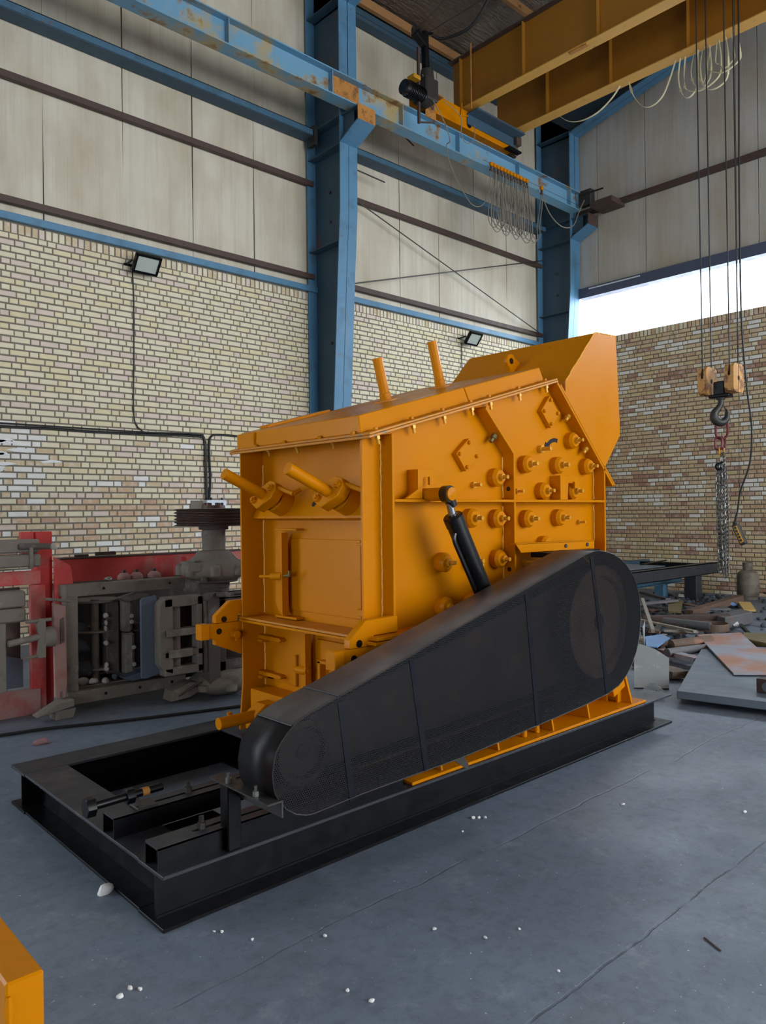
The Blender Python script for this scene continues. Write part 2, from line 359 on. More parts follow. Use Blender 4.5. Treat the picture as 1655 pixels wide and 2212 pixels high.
# ================================================================== SETTING
CAMP = Vector((0, 0, 1.5))
def px(p):
    d = Vector(p)-CAMP; z = d.dot(fw)
    if z < .1: return (-9e3, -9e3, 1)
    return (827.5+1634.07*d.dot(rt2)/z, 1106-1634.07*d.dot(up2)/z, z)
fl = MB().box(-8, 15.5, -12, 9.7, -.12, 0).build('floor', conc, smooth=False, kind='structure')
YW, XW, ZB = 9.38, 13.50, 4.932           # brick faces of the two walls, top of the brickwork
roofz = lambda y: 9.87+.17*(9.4-y) if y > -1 else 9.87+.17*10.4-.17*(-1-y)
wl = MB().box(-3, 13.9, YW+.007, YW+.22, -.1, ZB+.004).box(-3, 13.9, YW+.13, YW+.22, ZB, 9.9).build('wall_left', mortar, smooth=False, kind='structure', loc=(0, YW, 0))
wr = MB().box(XW+.007, XW+.25, -12, YW+.007, -.1, ZB+.004).build('wall_right', mortar_r, smooth=False, kind='structure', loc=(XW, 0, 0))
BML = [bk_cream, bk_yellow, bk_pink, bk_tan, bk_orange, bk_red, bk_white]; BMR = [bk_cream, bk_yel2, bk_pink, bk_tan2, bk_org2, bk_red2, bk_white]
def brick_mb(w, h, d=.03):
    c = .005; a, b = w/2, h/2
    return MB().add([(-a, d, -b), (a, d, -b), (a, d, b), (-a, d, b), (-a, c, -b), (a, c, -b), (a, c, b), (-a, c, b),
                     (-a+c, 0, -b+c), (a-c, 0, -b+c), (a-c, 0, b-c), (-a+c, 0, b-c)],
                    [(0, 1, 5, 4), (1, 2, 6, 5), (2, 3, 7, 6), (3, 0, 4, 7), (4, 5, 9, 8), (5, 6, 10, 9), (6, 7, 11, 10), (7, 4, 8, 11), (8, 9, 10, 11)])
def lay_bricks(wall, left, u0, u1, seed):
    rnd = random.Random(seed); lst = []; BM = BML if left else BMR
    H, J, C0 = .058, .014, .0755
    def colour(u, z, row):
        r = rnd.random()
        if left:
            if u < 3.35 and 1.75 < z < 2.62 and (u-2.3)+abs(z-2.2)*.9 < .95: return 6 if r < .6 else 3
            k = row % 7
            if z > 2.55: return 2 if r < (.62 if k in (2, 5) and rowc[row % 97] > .55 else .08) else (1 if r > .80 else 0)
            if z > 1.95: return [0, 0, 3, 1, 2, 0][int(r*6)] if r < .95 else 6
            return (3 if r < .26 else 4 if r < .50 else 2 if r < .58 else 0 if r < .78 else 1 if r < .86 else 5 if r < .90 else 6)
        pw = .24 if z > 1.6 else .10
        if r < pw: return 6
        r = rnd.random()
        return 3 if r < .40 else 1 if r < .62 else 4 if r < .84 else 5 if r < .94 else 0
    rowc = [rnd.random() for _ in range(97)]
    u = u0
    while u < u1: lst.append((u+.031, ZB-.058, .062, .110, rnd.choice([0, 0, 3, 2] if left else [3, 3, 0, 4]))); u += .078
    zt = ZB-.118-J/2; row = 0
    while zt > 0:
        u = u0-(.1625 if row % 2 else 0)-rnd.uniform(0, .03); flip = 0; band = colour(0, zt, row); bl = 0
        while u < u1:
            w = .207 if flip == 0 else .092
            if rnd.random() < .04 and flip == 0: w = .092
            elif flip == 0: flip = 1
            else: flip = 0
            if u+w > u0:
                if bl > 0: ci = band; bl -= 1
                else:
                    ci = colour(u, zt-H/2, row)
                    if rnd.random() < .25: band = ci; bl = rnd.randint(1, 3) if ci != 6 else rnd.randint(0, 1)
                lst.append((u+w/2, zt-H/2+rnd.uniform(-.0015, .0015), w, H, ci))
            u += w+J
        zt -= C0; row += 1
    sc = []
    for i, (u, z, w, h, ci) in enumerate(lst):
        q = px((u, YW, z)) if left else px((XW, u, z))
        vis = (5 < q[0] < 655 and 475 < q[1] < 1120 and not (390 < q[0] and q[1] > 1085)) if left else (1350 < q[0] < 1650 and 660 < q[1] < 1215)
        sc.append((-(w*h)/q[2]**2 if vis else 1, i))
    single = set(i for s, i in sorted(sc)[:300])
    shared = {}; st = MB()
    for i, (u, z, w, h, ci) in enumerate(lst):
        pr = rnd.uniform(-.003, .003)
        if i in single:
            key = (round(w, 3), round(h, 3), ci)
            if key not in shared: shared[key] = brick_mb(w, h).mesh('brick', BM[ci], smooth=False)
            inst(shared[key], 'brick', wall, (u, YW-.001+pr, z) if left else (XW-.001+pr, u, z), (0, 0, 0) if left else (0, 0, -PI/2))
        else:
            b = brick_mb(w, h)
            st.add([(u+p.x, YW-.001+pr+p.y, z+p.z) if left else (XW-.001+pr+p.y, u-p.x, z+p.z) for p in b.v], b.f, ci)
    st.build('brickwork', BM, wall, smooth=False, kind='stuff')
lay_bricks(wl, True, 1.2, 13.5, 3)
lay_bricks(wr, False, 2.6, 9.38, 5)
# lime plaster smeared over the bricks at the far left
pl = MB(); rr = random.Random(4)
for k in range(30):
    cx, cz = 2.3+abs(rr.gauss(0, .38)), rr.gauss(2.24, .17)
    pl.prism([(cx+rr.uniform(.06, .17)*math.cos(a*PI/4), cz+rr.uniform(.012, .035)*math.sin(a*PI/4)) for a in range(8)], 'y', YW-.012, YW+.004)
pl.build('lime_smear', white_stone, wl, 'white lime smear', smooth=False, kind='stuff')
# cladding panels above the brickwork, about a metre wide each
x = -1.76; k = 0
while x < 13.3:
    w = .985
    wob = [.006*math.sin(k*1.7+j) for j in range(7)]
    zs = [ZB+.01+(9.88-ZB)*j/6 for j in range(7)]
    mb = MB(); n = 7
    for y in (YW+.02, YW+.12):
        mb.v += [Vector((x+.006+wob[j], y, zs[j])) for j in range(n)]+[Vector((x+w+.004-.005*math.sin(k*1.7+1.7+j), y, zs[j])) for j in range(n)]
    for j in range(n-1):
        mb.f += [[j, n+j, n+j+1, j+1], [j, j+1, 2*n+j+1, 2*n+j], [n+j, 3*n+j, 3*n+j+1, n+j+1]]; mb.m += [0]*3
    mb.f += [[0, 2*n, 3*n, n], [n-1, 2*n-1, 4*n-1, 3*n-1]]; mb.m += [0, 0]
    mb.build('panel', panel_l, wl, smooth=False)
    x += .994; k += 1
y = 9.06; k = 0
MB().box(XW+.12, XW+.25, -12, 9.4, 5.98, 9.9).build('panel_backing', mortar_r, wr, smooth=False)
while y > -11.5:
    w = 1.03 if y < 9 else .9
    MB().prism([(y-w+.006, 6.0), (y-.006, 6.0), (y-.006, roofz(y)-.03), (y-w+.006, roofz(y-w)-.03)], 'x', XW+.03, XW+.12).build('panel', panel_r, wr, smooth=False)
    y -= w
# far walls of the hall behind the camera, with the big door the daylight comes through
MB().box(-8.2, -8, -12, -5, -.1, 12).box(-8.2, -8, 1, 9.7, -.1, 12).box(-8.2, -8, -5, 1, 3.2, 12).build('wall_back', mortar, smooth=False, kind='structure')  # unseen wall added to block the sky; opening cut for the rear fill
MB().box(-8.2, 1.5, -12.2, -12, -.1, 12).box(12.5, 13.9, -12.2, -12, -.1, 12).box(1.5, 12.5, -12.2, -12, 8.3, 12).build('wall_front', mortar, smooth=False, kind='structure')
# roof sheets with foil underneath
MB().prism([(9.62, 9.84), (-1, roofz(-1)), (-11.6, roofz(-11.6)), (-11.6, roofz(-11.6)+.12), (-1, roofz(-1)+.12), (9.62, 9.96)], 'x', -8, 13.9).build('ceiling', foil, smooth=False, kind='structure')
for i, yy in enumerate((9.15, 7.75, 6.35, 4.95, 3.55, 2.15)):
    mb = MB(); z = roofz(yy)-.02
    mb.beam((-8, yy, z-.10), (13.8, yy, z-.10), .012, .20).beam((-8, yy-.03, z-.195), (13.8, yy-.03, z-.195), .07, .012)
    lab = ['brown roof purlin running along the top of the panelled wall', 'brown roof purlin second from the panelled wall, over the crane end'][i] if i < 2 else 'brown roof purlin under the foil away from the panelled wall'
    tag(mb.build('roof_purlin', purlin_m), lab, 'purlin', 'roof purlins')

# blue steel columns with crane corbels
def column(xa, xb, lab, worn):
    t = thing('steel_column', lab, 'column', ((xa+xb)/2, 9.0, 0))
    xc = (xa+xb)/2; T = .016
    prof = [(8.95, 0), (8.63, 5.0), (8.56, 6.0), (8.547, 6.97), (8.547, 9.15)]
    MB().box(xa, xb, 9.345, 9.361, 0, 9.8).build('outer_flange', blue, t)
    MB().prism(prof+[(9.35, 9.8), (9.35, 0)], 'x', xc-.006, xc+.006).build('web', blue_dark, t, smooth=False)
    mb = MB()
    for (a, b) in zip(prof, prof[1:]): mb.prism([a, b, (b[0]+T, b[1]), (a[0]+T, a[1])], 'x', xa, xb)
    mb.build('inner_flange', blue, t, smooth=False)
    for z0, ya in ((5.55, 8.60), (6.97, 8.55), (7.38, 8.55), (9.15, 8.55)):
        MB().box(xa+.01, xb-.01, ya, 9.345, z0-.012, z0).build('stiffener', blue_dark, t, smooth=False)
    MB().box(xa-.06, xb+.06, 8.86, 9.36, 0, .03).build('base_plate', blue_dark, t)
    MB().prism([(8.547, 6.975), (8.15, 7.156), (8.15, 7.37), (8.56, 7.37)], 'x', xc-.006, xc+.006).build('corbel_web', blue_dark, t, smooth=False)
    MB().prism([(8.547, 6.97), (8.137, 7.156), (8.145, 7.172), (8.552, 6.988)], 'x', xa, xb).build('corbel_flange', blue, t, smooth=False)
    MB().box(xa, xb, 8.137, 8.152, 7.156, 7.38).build('corbel_end_plate', rusty if not worn else brown, t, 'rusty corbel end plate', smooth=False)
    MB().box(xa+.02, xb-.02, 8.15, 8.56, 7.365, 7.378).box(xc-.1, xc-.09, 8.30, 8.545, 7.08, 7.365).build('corbel_top_plate', blue_dark, t, smooth=False)
    # rafter with tapered haunch
    low = [(8.56, 9.10), (6.06, 9.68), (2.0, 10.66), (-1, 11.2)]
    MB().prism([(9.35, 9.80), (9.35, 9.12)]+low+[(-1, roofz(-1)-.24), (9.3, roofz(9.3)-.24)], 'x', xc-.006, xc+.006).build('rafter_web', blue_dark, t, smooth=False)
    mb = MB()
    for a, b in zip(low, low[1:]): mb.prism([a, b, (b[0], b[1]+T), (a[0], a[1]+T)], 'x', xa, xb)
    mb.build('rafter_flange', blue, t, smooth=False)
    for z0 in (4.1, 5.95, 6.4): MB().cyl((xc-.006, 8.98, z0), (xc-.03, 8.98, z0), .022, n=6).build('web_bolt', brown, t)
    return t
c1 = column(7.142, 7.476, 'blue steel column in the middle of the panelled wall, orange rusty corbel end', 0)
MB().box(7.10, 7.16, 9.10, 9.26, 7.12, 7.42).build('cleat_plate', steel_dk, c1, 'rusty cleat plate with bolts', smooth=False)
column(13.148, 13.485, 'blue steel column in the corner beside the bright opening', 1)
column(.80, 1.134, 'blue steel column at the near end of the panelled wall', 0)

# wall rails (girts)
def rail(name, lab, x0, x1, yc, zc, d, h, m, grp='wall rails'):
    return tag(MB().box(x0, x1, yc-d/2, yc+d/2, zc-h/2, zc+h/2).build(name, m, bevel=.004), lab, 'rail', grp)
for (x0, x1, w) in ((1.13, 7.30, 'left of the middle column'), (7.32, 13.15, 'right of the middle column')):
    if x0 < 2: xi = 7.14
    else: xi = 13.15
    o = rail('wall_rail', 'rusty blue rail along the brick top '+w, x0, x1 if x0 < 2 else xi, 9.335, 4.985, .05, .088, blue)
    rail('wall_rail', 'brown tube rail just above the bricks, '+w, x0, xi+.1, 9.34, 5.175, .07, .080, brown)
    rail('wall_rail', 'brown tube rail halfway up the panels, '+w, x0, xi+.1, 9.34, 6.62, .07, .082, brown)
    t = thing('wall_beam', 'blue channel beam across the panels under crane rail height, '+w, 'beam', ((x0+xi)/2, 9.25, 7.15), 'wall rails')
    MB().box(x0, xi, 9.14, 9.15, 7.28, 7.372).box(x0, xi, 9.14, 9.38, 7.362, 7.372).build('face_plate', blue_mid, t, smooth=False)
    MB().box(x0, xi, 9.15, 9.38, 7.272, 7.282).build('underside_plate', blue_dark, t, smooth=False)
    t = thing('wall_beam', 'blue beam high under the roof edge, '+w, 'beam', ((x0+xi)/2, 9.25, 9.5), 'wall rails')
    MB().box(x0, xi, 9.20, 9.21, 9.60, 9.70).build('face_plate', blue_dark, t, smooth=False)
    MB().box(x0, xi, 9.21, 9.38, 9.53, 9.60).build('underside_plate', blue_dark, t, smooth=False)
# bracing rods
tag(MB().tube([(7.50, 9.22, 6.70), (13.13, 9.22, 5.14)], .011, 6).build('bracing_rod', steel_dk), 'thin steel bracing rod sloping down to the corner column', 'rod', 'bracing rods')
tag(MB().tube([(7.50, 9.20, 5.06), (13.13, 9.20, 6.69)], .011, 6).build('bracing_rod', steel_dk), 'thin steel bracing rod rising to the corner column', 'rod', 'bracing rods')
tag(MB().tube([(7.50, 9.05, 8.42), (9.2, 9.05, 7.75)], .014, 6).build('bracing_rod', brown), 'dark bracing rod behind the crane rail beside the middle column', 'rod', 'bracing rods')
tag(MB().tube([(7.50, 9.15, 7.03), (8.6, 9.15, 6.99)], .012, 6).build('bracing_rod', steel_dk), 'short dark rod below the crane rail right of the middle column', 'rod', 'bracing rods')
# opening over the right brick wall
t = thing('opening_header', 'blue-gray steel beam over the bright opening', 'beam', (13.5, 0, 5.8))
MB().box(13.42, 13.62, -12, 8.54, 5.80, 6.0).build('header_plate', header_m, t, smooth=False)
MB().tube([(13.40, 8.3, 5.955), (13.40, 7.2, 5.955)], .014, 8).build('white_conduit', box_white, t, 'thin white conduit')
rail2 = MB().box(13.36, 13.52, -12, 8.55, 7.47, 7.545)
tag(rail2.build('wall_rail', brown, bevel=.004), 'dark rail across the panels of the right wall', 'rail')
t = thing('end_stop', 'dark steel end stop at the corner end of the crane rail', 'stop', (13.3, 8.1, 7.4))
MB().box(13.02, 13.5, 7.55, 8.02, 7.40, 7.50).build('stop_beam', brown, t, smooth=False)
MB().box(13.05, 13.2, 8.02, 8.30, 7.50, 7.80).build('stop_block', steel_dk, t, bevel=.01)
MB().beam((12.85, 8.1, 7.62), (13.3, 7.9, 7.82), .02, .03).build('stop_bar', black, t)

# ------------------------------------------------------------------ floodlights, wiring, junction box
def floodlight(x, lab, tilt):
    t = thing('floodlight', lab, 'floodlight', (x, 9.3, 4.6), 'floodlights')
    d = Vector((0, -math.sin(tilt), -math.cos(tilt))); u = Vector((0, -math.cos(tilt), math.sin(tilt)))
    c = Vector((x, 9.19, 4.74)); W2, H2 = .17, .125; R = Vector((1, 0, 0))
    MB().beam(c-R*W2, c+R*W2, .25, .05, upv=d).build('housing', black, t, bevel=.008)
    fr = MB()
    for s in (-1, 1):
        fr.beam(c+R*(s*(W2-.014))-u*H2+d*.03, c+R*(s*(W2-.014))+u*H2+d*.03, .028, .018, upv=d)
        fr.beam(c-R*W2+u*(s*(H2-.014))+d*.03, c+R*W2+u*(s*(H2-.014))+d*.03, .028, .018, upv=d)
    fr.build('frame', black, t, smooth=False)
    MB().beam(c-R*(W2-.03)+d*.027, c+R*(W2-.03)+d*.027, .20, .004, upv=d).build('glass', glass_m, t, 'pale glass', smooth=False)
    MB().beam(c-R*(W2+.02)-d*.02, (x-W2-.02, 9.375, 4.74), .02, .02).beam((x-W2-.05, 9.372, 4.74), (x+W2, 9.372, 4.74), .012, .03).beam(c+R*(W2-.02)-d*.02, (x+W2-.03, 9.375, 4.74), .02, .02).build('bracket', black, t)
floodlight(4.41, 'black floodlight on the brick wall left of the middle column', .9)
floodlight(10.86, 'black floodlight on the brick wall right of the middle column', .9)
def wire(name, pts, r, lab, cat='cable', m=rubber, grp=None, sub=6):
    return tag(MB().tube(smooth_path(pts, sub), r, 6).build(name, m), lab, cat, grp)
wire('lamp_cable', [(4.30, 9.365, 4.66), (4.315, 9.366, 4.34), (4.31, 9.366, 3.6), (4.30, 9.366, 2.80), (4.39, 9.366, 2.62), (4.50, 9.366, 2.585)], .008, 'black cable hanging from the left floodlight down the bricks')
wire('lamp_cable', [(10.72, 9.36, 4.66), (10.74, 9.366, 4.2), (10.76, 9.366, 3.4), (10.75, 9.366, 2.4)], .008, 'black cable hanging from the right floodlight behind the hopper')
wire('wall_cable', [(1.3, 9.362, 2.54), (2.686, 9.362, 2.546), (3.2, 9.362, 2.556), (3.755, 9.362, 2.552), (4.36, 9.362, 2.562), (5.20, 9.362, 2.585), (5.315, 9.362, 2.54), (5.335, 9.362, 2.40), (5.345, 9.362, 1.72)], .017, 'thick black cable run along the bricks turning down to the junction box')
wire('wall_cable', [(1.3, 9.352, 2.575), (3.0, 9.352, 2.585), (4.4, 9.352, 2.59), (5.18, 9.352, 2.61), (5.30, 9.352, 2.56), (5.318, 9.352, 2.2), (5.325, 9.352, 1.72)], .010, 'thin black cable lying along the top of the thick cable run')
wire('wall_cable', [(6.9, 9.362, 2.60), (6.054, 9.362, 2.617), (5.55, 9.362, 2.625), (5.42, 9.362, 2.59), (5.385, 9.362, 2.45), (5.40, 9.362, 2.0), (5.38, 9.362, 1.72)], .016, 'thick black cable coming from the right and turning down to the junction box')
t = thing('junction_box', 'white junction box on the bricks above the grooved pulley', 'box', (5.45, 9.33, 1.45))
MB().box(5.29, 5.60, 9.27, 9.375, 1.42, 1.705).build('box_body', box_white, t, bevel=.006)
MB().box(5.10, 5.28, 9.372, 9.378, 1.50, 1.70).build('mortar_patch', mortar, t, 'gray mortar patch beside the box', smooth=False)
for xx in (5.33, 5.36, 5.39, 5.56): MB().cyl((xx, 9.33, 1.705), (xx, 9.33, 1.74), .014, n=8).build('cable_gland', rubber, t)

# ------------------------------------------------------------------ crane runway beam
t = thing('crane_runway_beam', 'rusty blue crane runway beam resting on the column corbels', 'beam', (7, 8.31, 7.38))
X0, X1 = -3, 12.97
MB().box(X0, X1, 8.20, 8.42, 7.38, 7.398).build('bottom_flange', blue_rust, t, smooth=False)
MB().box(X0, X1, 8.304, 8.316, 7.398, 7.725).build('web', blue_rust, t, smooth=False)
MB().box(X0, X1, 8.20, 8.42, 7.725, 7.742).build('top_flange', blue_rust, t, smooth=False)
MB().box(X0, X1, 8.285, 8.335, 7.742, 7.80).build('crane_rail', brown, t, smooth=False)
for xs in (3.3, 5.07, 6.74, 8.12, 9.42, 11.03, 12.66): MB().box(xs, xs+.012, 8.215, 8.304, 7.398, 7.725).build('stiffener', blue_rust, t, smooth=False)
MB().box(6.76, 7.30, 8.296, 8.304, 7.40, 7.72).build('splice_plate', rusty, t, 'rust-stained splice plate', smooth=False)

# ------------------------------------------------------------------ overhead crane
cr = thing('overhead_crane', 'yellow double girder overhead travelling crane', 'crane', (10.2, 0, 7.8))
def girder(xa, xb, y1, stiff, z0=8.2, z1=9.05):
    xc = (xa+xb)/2; y0 = -11
    g = MB().box(xc-.007, xc+.007, y0, y1, z0, z1).build('girder', girder_y, cr, smooth=False)
    MB().box(xa, xb, y0, y1, z0-.014, z0).build('bottom_flange', flange_lit, g, smooth=False)
    MB().box(xa, xb, y0, y1+.05, z1, z1+.016).build('top_flange', brown, g, smooth=False)
    for ys in stiff: MB().box(xa+.02, xc, ys, ys+.012, z0, z1).build('web_stiffener', girder_y, g, smooth=False)
    return g
g1 = girder(9.52, 9.72, 8.50, (8.30, 7.02, 5.73, 4.4, 3.1))
g2 = girder(10.74, 10.97, 8.55, (7.44, 6.25, 5.0, 3.7, 2.4))
MB().box(9.535, 9.60, 5.90, 6.20, 8.17, 8.186).build('flange_patch', rusty, g1, 'rusty patch plate', smooth=False)
MB().tube([(9.50, 8.02, 9.15), (9.50, 8.02, 8.08)], .014, 8).build('vertical_bar', rusty, cr)
e = MB().box(8.45, 11.0, 8.21, 8.41, 7.86, 8.16).build('end_carriage', yellow, cr, 'bright yellow end carriage', bevel=.006)
MB().cyl((9.66, 8.209, 7.95), (9.66, 8.205, 7.95), .06, n=20).build('round_opening', black_clean, e, 'dark round opening')
for xw in (8.75, 10.93):
    MB().cyl((xw, 8.26, 7.90), (xw, 8.36, 7.90), .10, n=24).build('wheel', steel_dk, e)
    MB().lathe((xw, 8.21, 7.90), (0, -1, 0), [(0, .03), (.035, .03), (.04, .01), (.075, .008), (.08, 0)], 20).build('wheel_hub', steel, e)
MB().box(10.84, 10.98, 8.12, 8.205, 7.98, 8.13).build('wheel_bracket', brown, e, bevel=.005)
MB().box(9.60, 10.90, 7.98, 8.20, 8.10, 8.115).box(9.60, 10.90, 8.19, 8.205, 7.94, 8.11).beam((9.62, 7.985, 8.118), (10.88, 7.985, 8.118), .02, .02).build('tie_angle', blue_dark, cr, 'dark blue tie angle between the girders', smooth=False)
MB().box(10.6, 10.95, 8.10, 8.205, 7.83, 7.86).build('sweep_plate', black, cr, smooth=False)
dr = MB().cyl((8.0, 8.02, 7.86), (8.35, 8.02, 7.86), .11, n=24).lathe((8.0, 8.02, 7.86), (-1, 0, 0), [(.11, 0), (.11, .05), (.08, .07), (0, .07)], 24).build('travel_motor', black_clean, cr)
for i in range(9): MB().cyl((8.03+.035*i, 8.02, 7.86), (8.042+.035*i, 8.02, 7.86), .122, n=24).build('cooling_fin', black_clean, dr)
MB().box(8.05, 8.2, 7.90, 8.05, 8.0, 8.06).build('terminal_box', nut_gold, dr, 'small yellowish terminal box', bevel=.006)
MB().box(8.34, 8.62, 7.92, 8.22, 7.82, 8.16).build('gearbox', steel_dk, cr, bevel=.02)
MB().cyl((8.52, 8.08, 8.14), (8.52, 8.08, 8.34), .12, .10, n=18).build('brake_housing', steel_dk, cr)
MB().box(8.45, 8.80, 7.98, 8.20, 7.985, 8.0).box(8.60, 8.84, 8.195, 8.205, 7.72, 8.0).build('motor_plate', rusty, cr, 'rusty orange motor plate', smooth=False)
MB().beam((8.27, 8.02, 8.58), (8.27, 8.02, 7.42), .035, .035).beam((8.27, 8.02, 7.44), (8.5, 7.9, 7.46), .02, .02).build('collector_post', brown, cr)
mast = MB().beam((8.52, 8.1, 8.2), (8.50, 8.1, 8.95), .09, .09).beam((8.50, 8.1, 8.75), (8.28, 8.1, 8.86), .12, .10).beam((8.52, 8.1, 8.92), (8.66, 8.08, 8.97), .05, .04).build('cable_mast', black_clean, cr, bevel=.005)
coil = MB()
for i in range(6): coil.tube([(8.26+.05*math.cos(a)+.012*i, 8.06+.02*i, 8.90+.06*math.sin(a)) for a in [2*PI*j/12 for j in range(12)]], .006, 5, True)
coil.build('cable_coil', rubber, mast)
for j, (a, b) in enumerate((((8.20, 8.08, 8.78), (8.05, 4.5, 9.55)), ((8.52, 8.08, 8.92), (9.4, 4.5, 9.55)))):
    MB().tube([a, b], .006, 5).build('tension_wire', steel_dk, cr)
MB().tube(smooth_path([(8.62, 8.06, 8.93), (8.75, 7.9, 8.86), (8.9, 7.5, 8.92), (9.0, 7.2, 9.3), (9.02, 7.1, 9.6)]), .022, 8).build('power_cable', rubber, cr)
MB().tube(smooth_path([(9.02, 7.1, 9.6), (9.1, 6.85, 9.35), (9.2, 6.6, 9.28), (9.3, 6.35, 9.4), (9.33, 6.25, 9.75)]), .020, 8).build('power_cable', rubber, cr)
MB().tube(smooth_path([(8.36, 8.02, 8.2), (8.45, 7.95, 7.9), (8.75, 7.95, 7.6), (8.95, 8.0, 7.38), (9.0, 8.12, 7.34), (9.15, 8.12, 6.98), (9.55, 8.12, 6.60), (9.85, 8.12, 6.62), (10.05, 8.12, 6.9), (10.10, 8.12, 7.25)]), .008, 6).build('feed_cable', cable_gray, cr)
MB().tube(smooth_path([(8.8, 8.0, 7.95), (9.2, 8.0, 7.85), (9.28, 8.05, 7.60), (9.42, 8.05, 7.50), (9.60, 8.05, 7.62), (9.66, 8.1, 7.92)]), .007, 6).build('feed_cable', cable_gray, cr)
MB().beam((9.26, 8.02, 8.08), (9.22, 8.02, 7.86), .03, .012).beam((9.2, 8.02, 7.86), (9.34, 7.96, 7.88), .015, .015).build('yellow_tab', yellow, cr)
# festoon of trolleys and cable loops along the runway beam
MB().box(9.9, 13.0, 8.118, 8.122, 7.405, 7.41).build('festoon_wire', steel_dk, cr)
xs = [10.12+i*(1.0/11) for i in range(12)]+[11.57]
tm = MB().lathe((0, -.02, 0), (0, 1, 0), [(0, 0), (.035, 0), (.04, .01), (.04, .03), (.035, .04), (0, .04)], 16).mesh('festoon_trolley', yellow)
tb = MB().box(-.02, .02, -.012, .012, -.095, -.02).box(-.035, .035, -.016, .016, -.115, -.09).mesh('trolley_clamp', brown)
for i, xx in enumerate(xs):
    tr_ = inst(tm, 'festoon_trolley', cr, (xx, 8.12, 7.40)); 
    tc = bpy.data.objects.new('trolley_clamp', tb); COL.objects.link(tc); tc.parent = tr_
lp = [(xs[i], xs[i+1]) for i in range(12)]
for i, (a, b) in enumerate(lp):
    dp = .93+.06*math.sin(i*2.1)-(.02 if i < 11 else -.02); w = .10 if i < 11 else .02
    zt = 7.285
    for q in (0, 1):
        yq = 8.085+.05*q+.012*math.sin(i*1.9); xm = (a+b)/2+.012*math.sin(i*2.7); hw = (.115 if i < 11 else .10)+.02*math.sin(i*1.3+q); zb = zt-dp-.035*q
        ctl = [(a, yq, zt), (a*.72+(xm-hw)*.28, yq, zt-.25), (xm-hw*.96, yq-.01, zb+.30), (xm-hw, yq-.01, zb+.13), (xm-hw*.7, yq-.01, zb+.04), (xm, yq-.01, zb), (xm+hw*.7, yq-.01, zb+.04), (xm+hw, yq-.01, zb+.13), (xm+hw*.96, yq-.01, zb+.30), (b*.72+(xm+hw)*.28, yq, zt-.25), (b, yq, zt)]
        MB().tube(smooth_path(ctl, 4), .008, 5).build('cable_loop', cable_gray, cr)
MB().tube(smooth_path([(11.57, 8.12, 7.30), (11.75, 8.12, 7.05), (12.0, 8.12, 6.90), (12.3, 8.12, 6.86), (12.6, 8.12, 6.98), (12.8, 8.12, 7.3), (12.95, 8.1, 7.55)], 5), .009, 6).build('cable_loop', cable_gray, cr)
# pale flat cables hanging under the far girder
def ribbon(pts):
    p = smooth_path(pts, 5); mb = MB()
    for a, b in zip(p, p[1:]): mb.beam(a, b, .034, .007, upv=(0, .3, 1))
    mb.build('flat_cable', cable_pale, cr, smooth=False)
X2 = 10.90
ribbon([(X2, 7.30, 8.18), (X2, 7.10, 8.0), (X2, 6.84, 7.91), (X2, 6.55, 7.93), (X2, 6.30, 8.05), (X2, 6.15, 8.19)])
ribbon([(X2, 6.00, 8.19), (X2, 5.93, 7.95), (X2, 5.78, 7.72), (X2, 5.62, 7.66), (X2, 5.45, 7.74), (X2, 5.32, 7.98), (X2, 5.24, 8.19)])
for i, (ya, yb, zb) in enumerate(((5.17, 4.92, 7.55), (5.10, 4.60, 7.58), (4.98, 4.74, 7.60), (4.90, 4.80, 7.66), (4.84, 4.50, 7.52), (4.74, 4.34, 7.70), (4.62, 4.42, 7.75))):
    m = (ya+yb)/2
    ribbon([(X2+.02*(i % 3), ya, 8.19), (X2+.03*(i % 2), ya+.03, 7.9), (X2, ya-.02, zb+.10), (X2, m, zb), (X2+.01*i, yb+.01, zb+.10), (X2, yb-.03, 7.9), (X2, yb, 8.19)])
# hoist trolley that carries the hook (mostly above the picture)
tw = MB().box(9.50, 11.0, 3.1, 4.9, 9.10, 9.26).build('hoist_trolley', yellow, cr, bevel=.01)
MB().cyl((10.0, 3.5, 9.45), (10.6, 3.5, 9.45), .2, n=20).build('rope_drum', steel_dk, tw)

# ================================================================== BLACK SKID FRAME
sk = thing('skid_frame', 'black welded H-beam skid frame on the concrete under the yellow crusher', 'frame', (3.2, 3.39, 0))
ZT = .203
def hbeam_x(x0, x1, yc, wdt=.205):
    MB().box(x0, x1, yc-wdt/2, yc+wdt/2, 0, .014).build('bottom_flange', black, sk, bevel=.002)
    MB().box(x0+.02, x1-.075, yc-.006, yc+.006, .014, ZT-.014).build('web', black, sk, smooth=False)
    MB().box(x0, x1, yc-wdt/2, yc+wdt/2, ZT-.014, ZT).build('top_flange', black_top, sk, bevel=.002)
    MB().beam((x0+.02, yc-.009, .016), (x1-.075, yc-.009, .016), .012, .012).build('weld_seam', navy, sk, smooth=False)
hbeam_x(1.252, 5.10, 2.638); hbeam_x(1.252, 5.10, 4.142)
def hbeam_y(x, y0, y1, wdt=.21, ext=0):
    MB().box(x-wdt/2, x+wdt/2, y0, y1, 0, .0135).build('bottom_flange', black, sk, bevel=.002)
    MB().box(x-.007, x+.007, y0-.09, y1+.09, .014, ZT-.014).build('web', black, sk, smooth=False)
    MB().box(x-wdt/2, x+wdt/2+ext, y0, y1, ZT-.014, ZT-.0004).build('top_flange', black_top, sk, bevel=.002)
hbeam_y(1.362, 2.742, 4.038); hbeam_y(2.49, 2.742, 4.038)
MB().box(1.468, 1.70, 2.70, 2.96, .19, .2025).build('gusset_plate', black, sk, 'bluish black plate between the slide rails', smooth=False)
